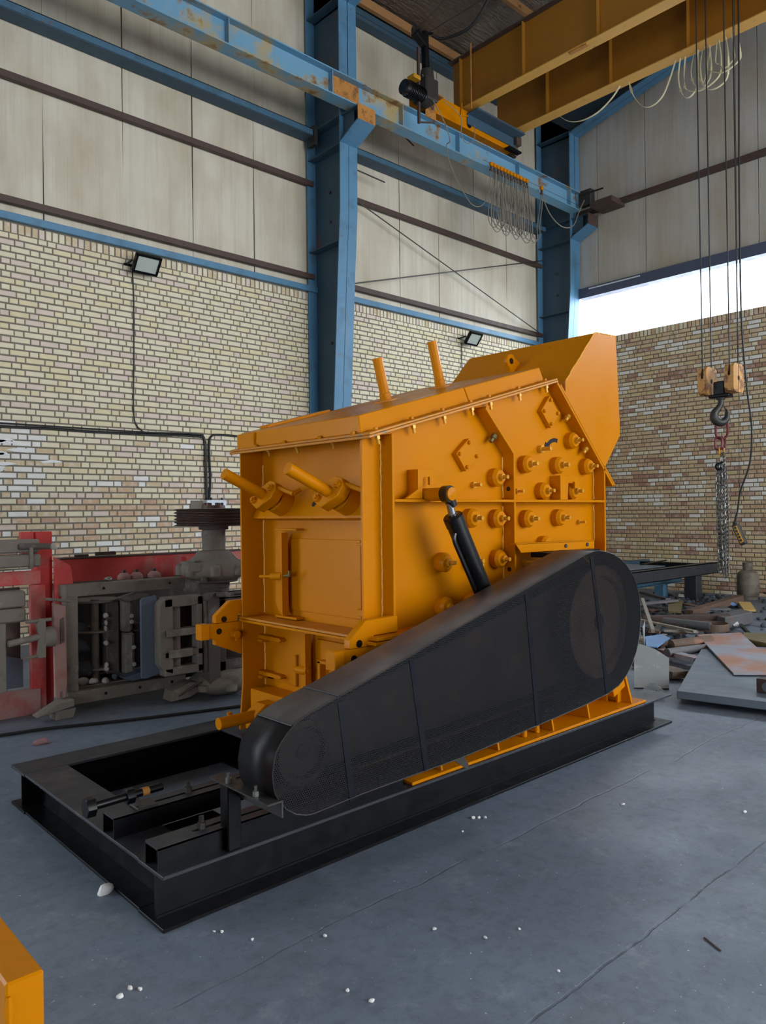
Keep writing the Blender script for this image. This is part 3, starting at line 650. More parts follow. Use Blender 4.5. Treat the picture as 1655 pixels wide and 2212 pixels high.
for i, (ya, yb) in enumerate(((2.966, 3.075), (2.582, 2.690))):
    r = MB(); xe = 2.50; a, b = 1.425, xe
    yc = (ya+yb)/2
    r.box(1.258, xe, ya, ya+.006, ZT, .2875, 1).box(1.258, xe, yb-.006, yb, ZT, .2875, 1)
    r.box(1.258, a, ya, yb, .28, .288).box(a, xe, ya, yc-.009, .28, .288).box(a, xe, yc+.009, yb, .28, .288)
    r.box(1.30, 1.306, ya+.006, yb-.006, ZT, .28)
    rl = r.build('motor_slide_rail', [black_top, black], sk, 'scuffed slotted motor slide rail', smooth=False)
    xb = 1.615 if i == 0 else 1.465
    MB().cyl((xb, yc, .288), (xb, yc, .312), .017, n=6).cyl((xb, yc, .312), (xb, yc, .335), .010, n=10).build('slot_bolt', steel_dk, rl)
# motor tensioning bolt on its bracket
MB().box(1.36, 1.45, 2.965, 3.06, .288, .298).build('bolt_bracket', steel_dk, sk, bevel=.003)
MB().box(1.365, 1.38, 3.0, 3.04, .298, .33).build('bolt_lug', steel_dk, sk)
tb_ = MB().cyl((1.185, 2.985, .352), (1.475, 2.985, .358), .0165, n=14).build('tension_bolt', black, sk, 'long tensioning bolt with a rusty band')
MB().cyl((1.15, 2.985, .352), (1.187, 2.985, .352), .040, n=6).build('bolt_head', black, tb_, bevel=.002)
MB().cyl((1.315, 2.985, .355), (1.35, 2.985, .355), .034, n=6).build('lock_nut', black, tb_, bevel=.002)
MB().cyl((1.385, 2.985, .356), (1.415, 2.985, .356), .0172, n=14).build('rusty_band', rusty, tb_)

# ================================================================== YELLOW IMPACT CRUSHER
CRU = thing('impact_crusher', 'big yellow impact crusher bolted on the black skid', 'crusher', (3.5, 3.36, .203))
XF, YN, YR, YB_, XP = 2.455, 2.80, 2.716, 3.912, 2.613
XE = 4.557
def P(mb, name, mat=yellow, parent=None, label=None, bevel=.002, smooth=True): return mb.build(name, mat, parent or CRU, label, smooth, bevel)
def top_z(x): return 1.866+.2785*(x-2.45)
side = [(2.43, .217), (XF, .49), (XF, top_z(XF)-.004), (4.028, 2.302), (4.555, 1.797), (4.555, .217)]
P(MB().prism(side, 'y', YN, YN+.014), 'side_plate'); P(MB().prism(side, 'y', YB_-.014, YB_), 'side_plate')
P(MB().box(XP, XP+.012, YN+.014, YB_-.014, .88, top_z(XP)-.01), 'front_panel')
P(MB().box(XP, XP+.012, YN+.014, YB_-.014, .30, .872), 'lower_front_panel')
P(MB().box(4.54, 4.555, YN+.014, YB_-.014, .22, 1.78), 'rear_panel')
P(MB().box(XP, 4.5, YN+.02, YB_-.02, .5, .52), 'inner_floor')
# side ribs
P(MB().box(2.581, 2.597, YR, YN, .912, top_z(2.59)-.012), 'side_rib')
P(MB().prism([(3.560, .217), (3.560, 1.835), (3.308, 2.078), (3.319, 2.094), (3.576, 1.842), (3.576, .217)], 'y', YR, YN), 'side_rib')
P(MB().box(4.545, 4.561, YR, YN, .217, 1.80), 'side_rib')
for a, b in ((2.597, 3.560), (3.576, 4.545)): P(MB().box(a, b, YR, YN, 1.553, 1.568), 'side_rib')
# sloped rear flange carrying the feed hood
sl = Vector((4.663-4.026, 0, 1.679-2.303)).normalized(); nr = Vector((sl.z*-1, 0, sl.x))
a = Vector((4.020, 0, 2.306)); b = Vector((4.600, 0, 1.738)); c = Vector((4.668, 0, 1.672))
def strip(p, q, t0, t1, y0, y1):
    return MB().prism([(p.x+nr.x*t0, p.z+nr.z*t0), (q.x+nr.x*t0, q.z+nr.z*t0), (q.x+nr.x*t1, q.z+nr.z*t1), (p.x+nr.x*t1, p.z+nr.z*t1)], 'y', y0, y1)
P(strip(a, c, -.016, 0, YR, 4.0), 'rear_flange'); P(strip(a+sl*.03, c+sl*.012, .002, .016, YR, 4.0), 'rear_flange')
# weld beads
def bead(pts, r=.0055):
    mb = MB(); n = 0; rn = random.Random(len(pts)+int(pts[0][2]*999))
    for p, q in zip(pts, pts[1:]):
        p, q = Vector(p), Vector(q); k = max(2, int((q-p).length/.022))
        mb.tube([p.lerp(q, i/k)+Vector((rn.uniform(-1, 1), rn.uniform(-1, 1), 0))*.0022 for i in range(k+1)], r, 5)
    mb.build('weld_bead', weld, CRU, smooth=False)
bead([(2.580, YN-.002, .96), (2.580, YN-.002, 1.86)])
bead([(XP-.003, YB_-.018, .90), (XP-.003, YB_-.018, 1.80)])
bead([(3.557, YN-.002, 1.58), (3.557, YN-.002, 1.82)]); bead([(3.557, YN-.002, .95), (3.557, YN-.002, 1.53)])
bead([(4.543, YN-.002, 1.30), (4.543, YN-.002, 1.54)]); bead([(4.543, YN-.002, 1.575), (4.543, YN-.002, 1.77)])
bead([(XP-.003, YB_-.018, .46), (XP-.003, YB_-.018, .85)])
# top flanges of body and lid
D15 = Vector((1, 0, .2785)).normalized(); N15 = Vector((-.2785, 0, 1)).normalized()
def slab(x0, x1, y0, y1, t0, t1, mb=None):
    mb = mb or MB(); p = Vector((x0, 0, top_z(x0))); q = Vector((x1, 0, top_z(x1)))
    return mb.prism([(p.x+N15.x*t0, p.z+N15.z*t0), (q.x+N15.x*t0, q.z+N15.z*t0), (q.x+N15.x*t1, q.z+N15.z*t1), (p.x+N15.x*t1, p.z+N15.z*t1)], 'y', y0, y1)
P(slab(2.432, 4.022, YR-.002, 3.985, 0, .013), 'top_flange', yellow_scuff); P(slab(2.440, 4.02, YR, 3.985, .0145, .026), 'lid_flange', yellow_scuff)
def lid(x0, x1, nm):
    vs = []
    for t, ins in ((.026, 0), (.112, .026)):
        for y in (2.806+ins*.7, 3.918-ins*.7):
            for x in (x0+(ins if x0 < 2.6 else 0), x1): vs.append(Vector((x, y, top_z(x)))+N15*t)
    return P(MB().add(vs, [(0, 2, 3, 1), (4, 5, 7, 6), (0, 1, 5, 4), (2, 6, 7, 3), (0, 4, 6, 2), (1, 3, 7, 5)]), nm, bevel=.004)
L1 = lid(2.462, 3.280, 'lid'); L2 = lid(3.285, 4.005, 'lid')
# raised far-side corner block on the lid front
q = [Vector((x, 0, top_z(x)))+N15*t for x, t in ((2.452, .026), (2.50, .026), (2.50, .108), (2.472, .108))]
P(MB().prism([(p.x, p.z) for p in q], 'y', 3.74, 3.92), 'corner_block')
slab(2.62, 3.10, 3.80, 3.89, .112, .128).build('lid_stiffener', yellow, L1, bevel=.002)
# flange bolts (heads above, nuts and studs below)
bh = MB().cyl((0, 0, 0), (0, 0, .014), .0135, n=6).mesh('flange_bolt', yellow)
bn = MB().cyl((0, 0, 0), (0, 0, -.020), .0145, n=6).cyl((0, 0, -.020), (0, 0, -.046), .009, n=10).mesh('flange_nut', nut_gold)
ROT15 = (0, -math.atan(.2785), 0)
for xn in (2.519, 2.770, 3.005, 3.235, 3.398, 3.672, 3.946):
    p = Vector((xn, 2.757, top_z(xn)))
    inst(bh, 'flange_bolt', CRU, p+N15*.026, ROT15); inst(bn, 'flange_nut', CRU, p, ROT15)
for yn in (3.72, 3.44, 3.12, 2.85):
    p = Vector((2.452, yn, top_z(2.452))); inst(bh, 'flange_bolt', CRU, p+N15*.026, ROT15)
    p = Vector((2.53, yn, top_z(2.53))); inst(bn, 'flange_nut', CRU, p, ROT15)
for xn, yn in ((2.6, 3.955), (2.9, 3.955), (3.2, 3.955), (3.5, 3.955)): inst(bh, 'flange_bolt', CRU, Vector((xn, yn, top_z(xn)))+N15*.026, ROT15)
# two upright grip bars on the lid
for x0, ln in ((3.218, .262), (3.713, .298)):
    p = Vector((x0, 3.40, top_z(x0)))+N15*.112
    hb = P(MB().cyl(p+N15*.03, p+N15*ln, .031, n=20).cyl(p+N15*(ln-.008), p+N15*(ln+.004), .034, n=20), 'grip_bar', bevel=0)
    MB().cyl(p+N15*.004, p+N15*.05, .040, n=6).build('hex_nut', yellow, hb, bevel=.002)
    MB().cyl(p, p+N15*.008, .075, n=24).build('washer', yellow_scuff, hb)
# feed hood
hz = [(4.229, 2.118), (4.229, 2.345), (4.591, 2.715), (4.865, 2.730), (4.907, 2.103), (4.906, 2.031), (4.640, 1.730)]
HO = P(MB().prism(hz, 'y', YN+.002, YN+.012), 'feed_hood_side', bevel=.001); P(MB().prism(hz, 'y', 3.915, 3.925), 'feed_hood_side', bevel=.001)
P(MB().prism([(4.229, 2.10), (4.229, 2.345), (4.591, 2.715), (4.601, 2.706), (4.241, 2.341), (4.241, 2.10)], 'y', YN+.012, 3.915), 'feed_hood_front', smooth=False, bevel=0)
P(MB().prism([(4.595, 2.712), (4.865, 2.728), (4.865, 2.718), (4.60, 2.703)], 'y', YN+.012, 3.915), 'feed_hood_top', bevel=0)
bead([(4.232, YN+.001, 2.349), (4.591, YN+.001, 2.718), (4.865, YN+.001, 2.733)], .004)
dv = Vector((4.591-4.229, 0, 2.715-2.345)).normalized(); dn = Vector((-dv.z, 0, dv.x))
lc = Vector((4.405, 3.345, 2.525))
lug = MB()
pr = [(0.055*math.cos(t), .055*math.sin(t)) for t in [PI/2+PI*i/10 for i in range(-1, 12)]]
prof2 = [(-.07, 0), (.07, 0), (.05, .05)]+[(.05*math.cos(t), .07+.05*math.sin(t)) for t in [PI*i/10 for i in range(11)]]+[(-.05, .05)]
lug.add([lc+dv*u+dn*w+Vector((0, s, 0)) for s in (-.012, .012) for u, w in prof2], [list(range(len(prof2)))[::-1], list(range(len(prof2), 2*len(prof2)))]+[(i, (i+1) % len(prof2), len(prof2)+(i+1) % len(prof2), len(prof2)+i) for i in range(len(prof2))])
lugo = P(lug, 'lifting_lug', bevel=0)
MB().cyl(lc+dn*.07+Vector((0, -.0135, 0)), lc+dn*.07+Vector((0, -.011, 0)), .022, n=16).build('lug_eye', black_clean, lugo, 'dark eye of the lifting lug')
# side bosses with stud and nut: one shared mesh each
bm_ = MB().lathe((0, 0, 0), (0, -1, 0), [(0, 0), (.0535, 0), (.0535, .042), (.040, .060), (.021, .061), (0, .061)], 28).mesh('anchor_boss', yellow)
sm_ = MB().cyl((0, -.061, 0), (0, -.082, 0), .0215, n=6).cyl((0, -.082, 0), (0, -.113, 0), .0115, n=12).mesh('stud', nut_gold)
for x, z in ((3.763, 1.455), (4.093, 1.457), (3.472, 1.460), (3.478, 1.226), (3.927, 1.625), (4.243, 1.627), (3.936, 1.292), (3.757, 1.785), (4.088, 1.790), (4.421, 1.793), (4.250, 1.955), (3.468, 1.698), (3.240, 1.465), (3.010, 1.230), (3.011, .992), (3.247, .993), (3.243, 1.228)):
    b_ = inst(bm_, 'anchor_boss', CRU, (x, YN, z))
    s_ = bpy.data.objects.new('stud', sm_); COL.objects.link(s_); s_.parent = b_
nm = MB().cyl((0, 0, 0), (0, -.018, 0), .017, n=6).cyl((0, -.018, 0), (0, -.058, 0), .0085, n=10).mesh('plain_stud', nut_gold)
for x, z, s in ((3.287, 1.652, 1.1), (3.930, 1.886, 1.5), (4.353, 1.424, 1.0), (3.689, 1.621, 1.0), (3.70, 1.286, 1.1), (3.756, 1.190, 1.3), (3.30, 1.20, 1.1)):
    inst(nm, 'plain_stud', CRU, (x, YN, z), None, (s, s, s))
# inspection cover plates, diamond shaped with four bolts
for pts in (((3.226, 1.911), (3.116, 1.822), (3.198, 1.725), (3.311, 1.812)), ((4.004, 2.224), (3.911, 2.123), (4.011, 2.020), (4.107, 2.118))):
    d = P(MB().prism(pts, 'y', YN-.034, YN), 'cover_plate')
    cx = sum(p[0] for p in pts)/4; cz = sum(p[1] for p in pts)/4
    for p in pts:
        bx, bz = p[0]*.74+cx*.26, p[1]*.74+cz*.26
        MB().cyl((bx, YN-.034, bz), (bx, YN-.046, bz), .0125, n=6).cyl((bx, YN-.046, bz), (bx, YN-.049, bz), .008, n=8).build('cover_bolt', yellow, d, bevel=.001)
# rotation arrow
ar = arc((4.098, 1.85), .115, math.radians(75), math.radians(138), 8); ar2 = arc((4.098, 1.85), .090, math.radians(138), math.radians(75), 8)
P(MB().prism(ar+[(3.995, 1.935), (3.982, 1.900), (4.040, 1.902)]+ar2, 'y', YN-.003, YN), 'direction_arrow', navy, label='dark curved rotation arrow', bevel=0)
# lock brackets shaped like an inverted U on the side
for x0, x1, xl in ((2.768, 2.909, 2.80), (4.041, 4.254, 4.122)):
    P(MB().prism([(x0, 1.57), (x0, 1.722), (x1-.025, 1.724), (x1, 1.70), (x1, 1.645), (x1-.052, 1.643), (x1-.052, 1.685), (xl+.008, 1.681), (xl, 1.60), (xl, 1.57)], 'y', YN-.078, YN-.062), 'lock_bracket', bevel=.001, smooth=False)
    P(MB().box(x0, x0+.014, YN-.062, YN, 1.57, 1.722), 'bracket_side')
P(MB().prism([(2.68, 1.57), (2.80, 1.57), (2.80, 1.64)], 'y', YN-.08, YN-.06), 'pin_gusset')
# angle iron over the guard
P(MB().prism([(3.485, 1.312), (4.305, 1.305), (4.305, 1.258), (3.535, 1.262)], 'y', 2.650, 2.656).prism([(3.485, 1.316), (4.308, 1.309), (4.308, 1.303), (3.485, 1.310)], 'y', 2.650, 2.70), 'guard_support_angle', bevel=0, smooth=False)
for x in (3.98, 4.22): P(MB().cyl((x, 2.650, 1.284), (x, 2.643, 1.284), .012, n=12), 'angle_bolt', steel_dk, bevel=0)
for x, z, o in ((3.439, 1.939, 0), (4.199, 2.118, 1), (4.401, 1.917, 1)):
    p = Vector((x, 2.757, z)); d = Vector((-.7, 0, -.7))
    P(MB().cyl(p, p+d*.028, .019, n=6).cyl(p+d*.028, p+d*.055, .012, n=10), 'rib_bolt', nut_gold if o else olive, bevel=0)
for z in (1.632, 1.373, 1.16): P(MB().cyl((3.5595, 2.757, z), (3.5585 if z != 1.373 else 3.552, 2.757, z), .014, n=6 if z == 1.373 else 14), 'rib_hole' if z != 1.373 else 'rib_bolt', black_clean if z != 1.373 else yellow, bevel=0)
# hydraulic cylinder
P(MB().cyl((2.845, 2.80, 1.592), (2.845, 2.612, 1.592), .034, n=20), 'pivot_pin'); 
hy = P(MB().cyl((2.884, 2.59, 1.478), (3.245, 2.59, .868), .050, n=28), 'hydraulic_cylinder', black_clean, label='glossy black hydraulic cylinder', bevel=0)
hd = Vector((3.245-2.884, 0, .868-1.478)).normalized()
MB().lathe(Vector((2.884, 2.59, 1.478)), -hd, [(.053, -.05), (.053, 0), (.046, .006), (.028, .008), (.026, .014), (0, .014)], 28).build('gland_cap', black_clean, hy)
MB().cyl(Vector((2.884, 2.59, 1.478)), Vector((2.845, 2.59, 1.592)), .0195, n=16).build('piston_rod', steel, hy, 'bright piston rod')
MB().lathe((2.845, 2.612, 1.592), (0, -1, 0), [(0, 0), (.043, 0), (.043, .044), (0, .044)], 24).cyl((2.845, 2.59, 1.592), Vector((2.845, 2.59, 1.592))+hd*.07, .030, .028, n=16).build('rod_eye', black_clean, hy)
MB().lathe((2.845, 2.568, 1.592), (0, -1, 0), [(0, 0), (.034, 0), (.034, .012), (.020, .014), (.012, .016), (0, .018)], 24).build('pin_cap', yellow, hy, 'yellow pin end cap')
sd = Vector((-hd.z, 0, hd.x))*-1
MB().tube(smooth_path([Vector((2.884, 2.575, 1.478))+hd*t+sd*s for t, s in ((.075, .045), (.09, .062), (.12, .070), (.2, .069), (.4, .068), (.66, .066))], 4), .012, 8).build('oil_pipe', black_clean, hy)
# front wedge plate with two clamping levers
P(MB().prism([(XP, 1.640), (2.530, 1.488), (2.530, 1.474), (XP, 1.462)], 'y', YN+.014, 3.885), 'wedge_plate', smooth=False)
wn = Vector((-(1.640-1.488), 0, (XP-2.530))).normalized(); wn = Vector((-.9135, 0, .4067)); wt = Vector((.4067, 0, .9135))
yv = Vector((0, 1, 0))
for yh in (3.012, 3.600):
    base = Vector((2.565, yh, 1.553))
    cb = P(MB().cyl(base-wn*.02, base+wn*.085, .075, n=28), 'lever_boss', bevel=.002)
    MB().cyl(base+wn*.085, base+wn*.098, .058, n=24).build('boss_ring', yellow, cb)
    k = base+wn*.098; ax2 = (yv*-.86+wt*.5).normalized(); ax1 = wn.cross(ax2)
    hexp = [(-.118, 0), (-.072, -.066), (.050, -.066), (.094, -.026), (.094, .026), (.050, .066), (-.072, .066)]
    n = len(hexp)
    MB().add([k+ax2*u+ax1*w+wn*t for t in (0, .062) for u, w in hexp], [list(range(n))[::-1], list(range(n, 2*n))]+[(i, (i+1) % n, n+(i+1) % n, n+i) for i in range(n)]).build('clamp_block', yellow, cb, bevel=.004)
    MB().cyl(k+wn*.06-ax2*.012, k+wn*.335-ax2*.012, .031, n=22).build('lever_bar', yellow, cb, bevel=0)
    for s in (-.085, .062): MB().cyl(k+ax2*s+wn*.062, k+ax2*s+wn*.078, .022, n=6).cyl(k+ax2*s+wn*.078, k+ax2*s+wn*.088, .012, n=10).build('clamp_bolt', yellow, cb)
    e0 = k+ax2*.09+wn*.03
    MB().cyl(e0, e0+Vector((.02, -.11, -.035)), .014, n=12).cyl(e0+Vector((.02, -.11, -.035)), e0+Vector((.065, -.11, -.012)), .012, n=12).build('stop_pin', yellow, cb)
    if yh > 3.3: P(MB().cyl(Vector((2.565, yh-.27, 1.553))-wn*.004, Vector((2.565, yh-.27, 1.553))+wn*.002, .016, n=12), 'pin_slot', black_clean, bevel=0)
# inspection door with latch bar
P(MB().box(XP-.008, XP, 2.99, 3.62, .942, 1.358), 'front_door')
P(MB().box(XP-.055, XP, 3.49, 3.705, 1.404, 1.416), 'latch_shelf'); P(MB().box(XP-.060, XP, 3.49, 3.70, .895, .909), 'latch_shelf')
P(MB().prism([(3.70, .962), (3.655, .915), (3.59, .915), (3.59, 1.392), (3.645, 1.392), (3.70, 1.33)], 'x', XP-.052, XP-.044).box(XP-.088, XP-.044, 3.586, 3.594, .915, 1.392), 'latch_bar', bevel=0, smooth=False)
lr = P(MB().cyl((XP-.075, 3.83, 1.128), (XP-.075, 3.70, 1.135), .0105, n=10), 'latch_pin')
MB().cyl((XP-.075, 3.705, 1.135), (XP-.075, 3.595, 1.142), .021, n=14).build('pin_sleeve', yellow, lr)
MB().cyl((XP-.075, 3.595, 1.142), (XP-.075, 3.53, 1.150), .009, n=10).box(XP-.081, XP-.069, 3.525, 3.537, 1.142, 1.175).build('pin_tip', olive, lr)
P(MB().box(XP-.045, XP, 2.93, 2.985, 1.332, 1.345), 'door_stop'); P(MB().box(XP-.045, XP, 2.93, 2.985, .965, 1.0), 'door_stop')
# split flange between the two body halves
P(MB().box(2.440, XP, 2.90, 3.905, .878, .891), 'split_flange', yellow_scuff); P(MB().box(2.436, XP, 2.90, 3.905, .862, .876), 'split_flange', yellow)
for y0, y1, xa in ((2.640, YN, 2.40), (YB_, 4.06, 2.46)):
    P(MB().box(xa, 4.54, y0, y1, .893, .909), 'split_flange'); P(MB().box(xa-.012, 4.54, y0, y1, .872, .888), 'split_flange')
P(MB().cyl((2.93, 2.69, .909), (2.93, 2.69, .920), .013, n=6), 'flange_bolt', steel_dk, bevel=0)
# hinge lugs either side
for y0, y1 in ((2.700, 2.745), (3.915, 3.955)):
    P(MB().prism([(2.281, .864), (2.281, .905), (2.381, .988), (2.592, .992), (2.592, .912), (2.434, .912), (2.432, .864)], 'y', y0, y1), 'hinge_lug', bevel=.003)
    P(MB().prism([(2.184, .780), (2.184, .862), (2.48, .862), (2.48, .655), (2.281, .738), (2.281, .768), (2.24, .780)], 'y', y0, y1), 'hinge_lug', bevel=.003)
    P(MB().box(2.180, 2.236, y0-.012, y1+.012, .776, .866), 'lug_block', bevel=.003)
    for x, z in ((2.338, .884), (2.304, .816)): P(MB().cyl((x, y0-.0025, z), (x, y0+.004, z), .018, n=18), 'lug_hole', black_clean, bevel=0)
    pn = P(MB().cyl((2.40, y0-.05, .79), (2.40, y1+.02, .79), .0225, n=18), 'hinge_pin')
    MB().cyl((2.40, y0-.035, .755), (2.40, y0-.035, .80), .008, n=8).build('split_pin', yellow, pn)
P(MB().box(2.23, 2.34, 2.70, 2.745, .748, .758).beam((2.22, 2.72, .75), (2.34, 2.72, .72), .04, .01), 'lug_clip', bevel=0)
# lower front door with hinges, handle and latch post
P(MB().box(XP-.008, XP, 3.40, 3.80, .50, .82), 'lower_door')
for z in (.758, .540): P(MB().prism([(3.90, z-.012), (3.68, z-.012), (3.66, z), (3.68, z+.012), (3.90, z+.012)], 'x', XP-.05, XP), 'door_hinge'); P(MB().box(XP-.065, XP-.02, 3.84, 3.885, z-.03, z-.012), 'hinge_tab')
P(MB().cyl((XP-.05, 3.512, .515), (XP-.05, 3.512, .695), .014, n=12), 'door_handle')
P(MB().prism([(3.465, .36), (3.465, .76), (3.43, .81), (3.385, .83), (3.385, .36)], 'x', XP-.055, XP-.045).box(XP-.085, XP-.045, 3.378, 3.388, .36, .83), 'latch_post', smooth=False, bevel=0)
P(MB().cyl((XP-.07, 3.50, .618), (XP-.07, 3.36, .626), .0115, n=10).cyl((XP-.07, 3.465, .62), (XP-.07, 3.37, .626), .023, n=14), 'latch_pin')
P(MB().box(XP-.02, XP, 2.85, 3.36, .42, .80), 'lower_door'); P(MB().box(XP-.06, XP-.02, 3.28, 3.30, .40, .69).box(XP-.06, XP-.02, 3.18, 3.30, .68, .695), 'door_frame', bevel=0)
# lower front beam and long lever near the skid
P(MB().box(2.48, XP, 2.82, 3.86, .30, .462), 'front_beam')
P(MB().cyl((2.50, 3.53, .37), (2.36, 3.57, .37), .070, n=26), 'lever_boss'); P(MB().cyl((2.445, 3.47, .41), (2.43, 3.466, .415), .011, n=12), 'boss_hole', black_clean, bevel=0)
P(MB().prism([(2.29, .31), (2.29, .40), (2.36, .445), (2.44, .445), (2.44, .31)], 'y', 3.52, 3.62), 'clamp_block', bevel=.004)
P(MB().cyl((2.33, 3.565, .385), (2.088, 3.565, .385), .0325, n=22), 'lever_bar', bevel=0)
P(MB().cyl((2.28, 3.77, .345), (2.38, 3.70, .345), .012, n=10).cyl((2.28, 3.77, .33), (2.28, 3.77, .375), .014, n=10), 'stop_pin')
# base flange and gussets on the skid
for y0, y1 in ((2.548, YN+.02), (YB_-.02, 4.22)):
    P(MB().box(2.53, 4.758, y0, y1, .204, .219), 'base_flange')
for xg, zt in ((4.60, .55), (4.088, .55), (3.706, .5), (3.2, .5), (2.75, .5)):
    P(MB().prism([(YN, .219), (2.566, .219), (2.655 if xg > 4.5 else 2.60, zt if xg > 4.5 else .40), (YN, zt)], 'x', xg, xg+.014), 'base_gusset', bevel=.001)
P(MB().prism([(4.555, .219), (4.74, .219), (4.60, .55), (4.555, .62)], 'y', 2.64, 2.655), 'corner_gusset')
P(MB().beam((4.42, 2.62, .33), (4.56, 2.62, .38), .05, .10), 'pipe_stub', bevel=.004)
for x in (3.5, 3.62): P(MB().cyl((x, 2.62, .219), (x, 2.62, .26), .018, n=6), 'anchor_bolt', yellow)

# ================================================================== BELT GUARD
BG = thing('belt_guard', 'black perforated steel belt guard along the crusher side', 'guard', (2.8, 2.38, .374))
YG, YGB = 2.27, 2.50
go = [(1.55, .518), (1.546, .564), (1.553, .605), (1.562, .639), (1.585, .671), (1.611, .698), (1.638, .719), (1.669, .736), (1.719, .754), (1.80, .775), (1.883, .796), (2.091, .852), (2.296, .907), (2.403, .938), (2.755, 1.033), (3.119, 1.131), (3.391, 1.204), (3.60, 1.260), (3.69, 1.275), (3.75, 1.274), (3.81, 1.266), (3.88, 1.250), (3.948, 1.224), (4.010, 1.191), (4.061, 1.15), (4.107, 1.107), (4.141, 1.058), (4.168, .995), (4.183, .924), (4.184, .848), (4.172, .772), (4.152, .711), (4.124, .656), (4.088, .610), (4.048, .569), (3.995, .530), (3.931, .498), (3.819, .470), (3.569, .447), (3.148, .424), (2.839, .406), (2.562, .393), (1.966, .385), (1.856, .380), (1.794, .377), (1.726, .374), (1.694, .378), (1.648, .394), (1.604, .425), (1.575, .46), (1.557, .492)]
MB().prism(go, 'y', YG, YG+.001).build('perforated_face', perf, BG, smooth=False)
n = len(go); sk_ = MB()
sk_.v = [Vector((x, y, z)) for y in (YG+.001, YGB) for x, z in go]
sk_.f = [[i, (i+1) % n, n+(i+1) % n, n+i] for i in range(n)]; sk_.m = [1 if (go[i][0]+go[(i+1) % n][0])/2 < 1.64 else 0 for i in range(n)]
so = sk_.build('guard_skin', [guard_sheet, guard_black], BG, smooth=True)
md = so.modifiers.new('thick', 'SOLIDIFY'); md.thickness = .003
MB().tube([(x, YG-.001, z) for x, z in go], .0024, 5, True).build('rim_weld', steel_dk, BG)
for (x0, z0), (x1, z1) in (((1.865, .772), (1.922, .372)), ((2.256, .880), (2.340, .392)), ((3.064, 1.094), (3.146, .425)), ((3.657, 1.248), (3.803, .472))):
    MB().beam((x0, YG-.001, z0), (x1, YG-.001, z1), .030, .003, upv=(0, 1, 0)).build('face_bar', navy, BG, 'solid dark bar across the perforated face', smooth=False)
MB().box(3.72, 4.29, 2.60, 2.72, 1.225, 1.255).build('mount_plate', black, BG, smooth=False)
cgx, cgz = 2.8, .78
MB().prism([(cgx+(x-cgx)*.994, cgz+(z-cgz)*.985) for x, z in go], 'y', YGB-.004, YGB-.001).build('back_sheet', scrap_b, BG, smooth=False)  # backing added to darken the guard's inside and hide the machine
for i, (xs_, zs_) in enumerate(((1.636, .719), (1.862, .790))):
    MB().tube([(xs_, YG+.002, zs_+.002), (xs_, YGB, zs_+.002)], .003, 5).build('seam_weld', navy, BG)
# pulleys and belts seen dimly through the holes
pu = thing('drive_pulley', 'big brown pulley inside the black belt guard, seen through the holes', 'pulley', (3.90, 2.42, .855))
MB().lathe((3.90, 2.36, .855), (0, 1, 0), [(0, .02), (.06, .02), (.07, .03), (.26, .03), (.27, 0), (.325, 0), (.325, .10), (.27, .10), (.26, .07), (0, .07)], 48).build('pulley_disc', pulley_in, pu)
MB().cyl((3.90, 2.37, .855), (3.90, 2.79, .855), .045, n=16).build('shaft', steel_dk, pu)
pv = thing('drive_pulley', 'small dark pulley inside the low end of the belt guard', 'pulley', (1.76, 2.42, .575))
MB().lathe((1.76, 2.36, .575), (0, 1, 0), [(0, .02), (.09, .02), (.10, 0), (.125, 0), (.125, .10), (.10, .10), (0, .08)], 32).build('pulley_disc', scrap_b, pv)
MB().cyl((1.76, 2.37, .575), (1.76, 2.56, .575), .03, n=12).build('shaft', steel_dk, pv)
for i in range(4):
    y = 2.375+.022*i
    p = arc((1.76, .575), .129, math.radians(95), math.radians(275), 10)+arc((3.90, .855), .329, math.radians(-72), math.radians(98), 18)
    o = MB().tube([(x, y, z) for x, z in p], .008, 5, True).build('drive_belt', rubber)
    tag(o, 'black V-belt running inside the perforated belt guard', 'belt', 'V-belts in the guard')
MB().prism([(2.67, .33), (2.745, .345), (2.80, .27), (2.795, .245)], 'y', 2.43, 2.434).build('loose_tab', steel_dk, BG, 'bent bare metal tab under the guard', smooth=False)
# guard post and angle bracket at the low end
gp = thing('guard_post', 'black square post on the skid holding the low end of the belt guard', 'post', (1.565, 2.575, .203))
MB().box(1.528, 1.588, 2.545, 2.605, .203, .462).build('post_tube', black, gp, bevel=.004)
an = MB().box(1.515, 1.545, 2.255, 2.66, .462, .468).box(1.545, 1.575, 2.255, 2.66, .462, .468).box(1.575, 1.5815, 2.255, 2.66, .405, .468)
an.build('support_angle', steel_dk, gp, 'bare steel angle bracket', smooth=False)
for y in (2.36, 2.55): MB().cyl((1.535, y, .468), (1.535, y, .487), .013, n=6).cyl((1.535, y, .487), (1.535, y, .505), .007, n=8).build('bracket_bolt', steel, gp)

